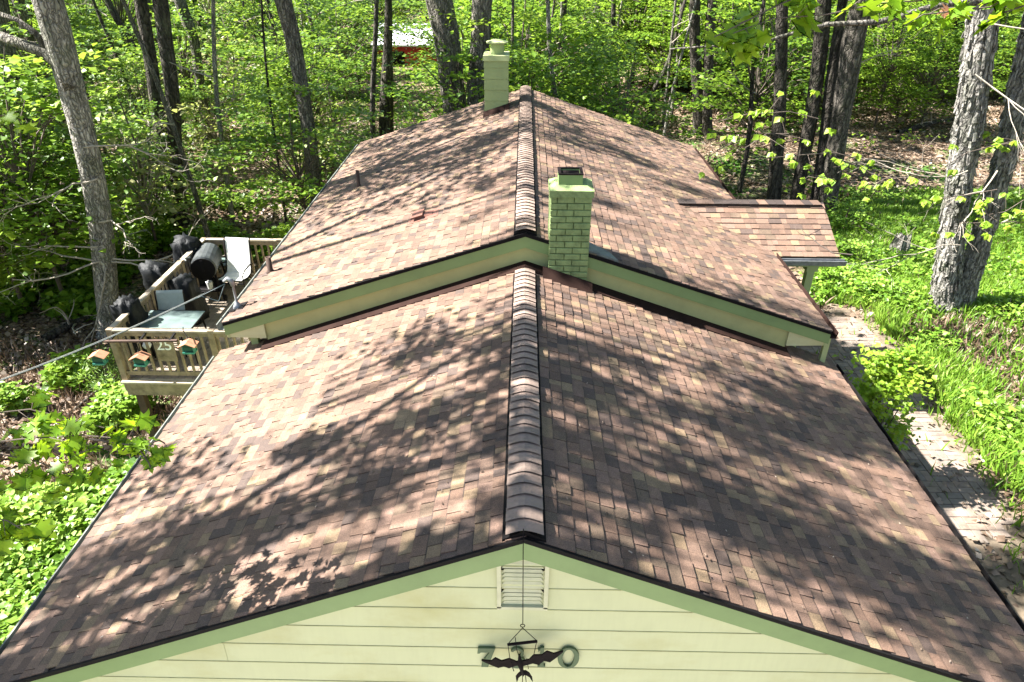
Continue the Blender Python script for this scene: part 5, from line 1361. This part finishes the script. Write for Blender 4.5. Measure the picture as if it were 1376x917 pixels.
# ---- barrel smoker
P = atY(276, 356, 12.9)
yS = atZ(285, 398, ZD).y+.1; P = atY(271, 358, yS-.25); sm = thing('barrel_smoker', 'black barrel smoker grill on legs facing the camera', 'grill', (P.x, yS, ZD), rz=.22)
zc = P.z-ZD; rB = .26
def hbarrel(r, y0, y1, zc, mb):
    n = 20; prof = [(r*.3, y0-.03), (r*.8, y0-.015), (r, y0+.02), (r, y1-.02), (r*.8, y1+.015), (r*.3, y1+.03)]; vs = []; fs = []
    for rr_, y in prof:
        for k in range(n): a = 2*math.pi*k/n; vs.append((rr_*math.cos(a), y, zc+rr_*math.sin(a)))
    for i in range(len(prof)-1):
        for k in range(n): fs.append((i*n+k, i*n+(k+1) % n, (i+1)*n+(k+1) % n, (i+1)*n+k))
    fs.append(tuple(range(n))); fs.append(tuple((len(prof)-1)*n+k for k in range(n))); return mb.add(vs, fs)
hbarrel(rB, -.38, .42, zc, MB()).build('barrel', M['barrel'], sm, False)
lathe([(.02, 0), (rB*.93, 0), (rB*.93, .02), (.02, .02)], (0, 0, 0), 20).build('end_plate', M['ventblack'], sm).matrix_local = Matrix.Translation((0, -.40, zc)) @ Matrix.Rotation(math.pi/2, 4, 'X')
MB().bar((0, -.42, zc-.05), (0, -.42, zc+.2), .05, .03).build('latch', M['black'], sm)
mb = MB(); mb.tube([(-.25, -.2, zc+.2), (-.33, -.35, zc+.24), (-.28, -.42, zc+.22)], .015, 6); mb.build('handle', M['silver'], sm)
for sx in (-1, 1):
    for sy in (-.36, .36): MB().bar((sx*.2, sy, zc-.18), (sx*.28, sy, .02), .04, .04).build('leg', M['black'], sm)
MB().box((0, 0, .22), (.5, .7, .025)).build('shelf', M['black'], sm)
MB().tube([(.28, -.36, .06), (.32, -.36, .06)], .07, 12).build('wheel', M['black'], sm)
lathe([(.05, 0), (.07, .16), (.06, .16)], (.0, -.2, .235), 10).build('bucket', M['white'], sm)
# ---- covered grills
def cover(label, px, py, Y, w_, d_, h, seed, lean=0, zb=0):
    P = atY(px, py, Y); t = thing('covered_grill', label, 'grill cover', (P.x, Y, ZD+zb), 'black covered grills on the deck')
    bm = bmesh.new(); bmesh.ops.create_cube(bm, size=1); bmesh.ops.subdivide_edges(bm, edges=bm.edges, cuts=7, use_grid_fill=True)
    for v_ in bm.verts:
        x, y, z = v_.co; z += .5; f_ = 1-.25*smooth((z-.6)/.4)
        q = Vector((x, y)); m_ = max(abs(x), abs(y)); l_ = q.length
        if l_ > 0: q *= (m_/l_)*.45+.55
        nz = noise.noise(Vector((x*3, y*3, z*2+seed*5)))*.10+noise.noise(Vector((x*9, y*9, z*6+seed)))*.09+abs(noise.noise(Vector((x*5, y*5, z*9+seed*3))))*.10+.03*math.sin(math.atan2(y, x)*9+z*2)
        v_.co = Vector(((q.x*(1.1*f_+nz*2))*w_+lean*z, (q.y*(1.1*f_+nz*2))*d_, (z*(1-.35*(q.length)**2*4*.25*(z > .7))+nz*(z > .3)*.6)*h))
    me = bpy.data.meshes.new('cover'); bm.to_mesh(me); bm.free(); me.materials.append(M['cover']); me.polygons.foreach_set('use_smooth', [True]*len(me.polygons)); me.attributes.new('tint', 'FLOAT', 'POINT')
    link('cover', me, t)
    for sx in (-1, 1): MB().tube([(sx*w_*.3, 0, .03), (sx*w_*.3+.03, 0, .03)], .04, 8).build('wheel', M['black'], t)
    return t
cover('black covered kettle grill in the far corner of the deck', 254, 345, YD1-.45, .50, .5, 1.25, 1)
cover('black covered grill leaning over the left railing behind the grey chair', 232, 385, (YD0+YD1)/2+.55, .55, .42, 1.08, 2, lean=-.30)
cover('bulky black covered grill between the grey chair and the smoker', 251, 400, (YD0+YD1)/2+.2, .48, .5, .95, 3)
cover('glossy black covered bundle at the left railing near the deck tree', 175, 430, YD0+.75, .42, .42, 1.22, 4)

# ================================================================== service cable
A = on_upper(320, 415, -1)+Vector((-.1, -.02, .40))
B = CAM+ray(-60, 533)*9.0
cb = thing('power_cable', 'black overhead power cable running from the roof mast across the deck', 'cable', tuple(A))
pts = []
for k in range(26):
    t_ = k/25; q = A.lerp(B, t_); q.z -= .9*t_*(1-t_)*.35; pts.append(q-A)
MB().tube(pts, .008, 6).build('cable', M['rubber'], cb, True)
MB().tube([p_+Vector((0, .008, .014)) for p_ in pts[2:]], .004, 5).build('bare_wire', M['greymetal'], cb, True)
MB().tube([Vector((0, 0, 0)), Vector((-.12, -.05, -.25)), Vector((-.3, -.15, -.12)), pts[3]], .009, 5).build('drip_loop', M['rubber'], cb, True)
# a bare fallen twig on the porch roof
pq = [atY(x, y, 1) for x, y in ()]
n_p = (porchpt(1, 0)-porchpt(0, 0)).cross(Vector((1, 0, 0))).normalized()
def on_porch(x, y):
    d = ray(x, y); o_ = porchpt(0, 0); t_ = (o_-CAM).dot(n_p)/d.dot(n_p); return CAM+d*t_+Vector((0, 0, .03))
P0 = on_porch(1118, 342); tw = thing('fallen_twig', 'thin forked twig lying on the porch roof', 'twig', tuple(P0))
mb = MB(); mb.tube([on_porch(x, y)-P0 for x, y in ((1145, 345), (1118, 342), (1100, 331), (1090, 322), (1083, 318), (1074, 308))], [.012, .012, .010, .009, .007, .004], 5)
mb.tube([on_porch(x, y)-P0 for x, y in ((1084, 319), (1095, 314), (1104, 308))], [.006, .005, .003], 4); mb.tube([on_porch(x, y)-P0 for x, y in ((1083, 319), (1072, 315), (1066, 306))], [.005, .004, .003], 4); mb.build('branch', M['twigdark'], tw)

# ================================================================== red barn far away
Yn_ = 56.0; a = atY(505, 60, Yn_); b = atY(640, 60, Yn_); zg_ = atY(540, 93, Yn_).z; ztp = atY(540, 33, Yn_+3).z
bn = thing('barn', 'distant red barn with a pale metal roof seen between trunks', 'barn', ((a.x+b.x)/2, Yn_, zg_))
wB = b.x-a.x; hW = a.z-zg_
wl = MB().box((0, 2.5, hW/2-.5), (wB, 5, hW+1)).build('wall', M['barnred'], bn)
for k in range(28):
    MB().box((-wB/2+(k+.5)*wB/28, -.02, hW/2-.5), (wB/28-.03, .04, hW+.98)).build('plank', M['barnred'], wl)
mb = MB(); mb.hexa([Vector((sx*(wB/2+.3), y, z)) for z0 in (0, .12) for sx, y, z in ((-1, -.35, hW-.1+z0), (1, -.35, hW-.1+z0), (1, 2.6, ztp-zg_+z0), (-1, 2.6, ztp-zg_+z0))])
mb.hexa([Vector((sx*(wB/2+.3), y, z)) for z0 in (0, .12) for sx, y, z in ((-1, 2.6, ztp-zg_+z0), (1, 2.6, ztp-zg_+z0), (1, 5.4, hW-.1+z0), (-1, 5.4, hW-.1+z0))]); mb.build('roof', M['barnroof'], bn)
MB().box((-wB*.28, -.05, hW*.4), (.9, .06, 1.1)).build('door', M['black'], bn)

print('objects', len(bpy.data.objects), 'tris', sum(len(m_.polygons) for m_ in bpy.data.meshes))
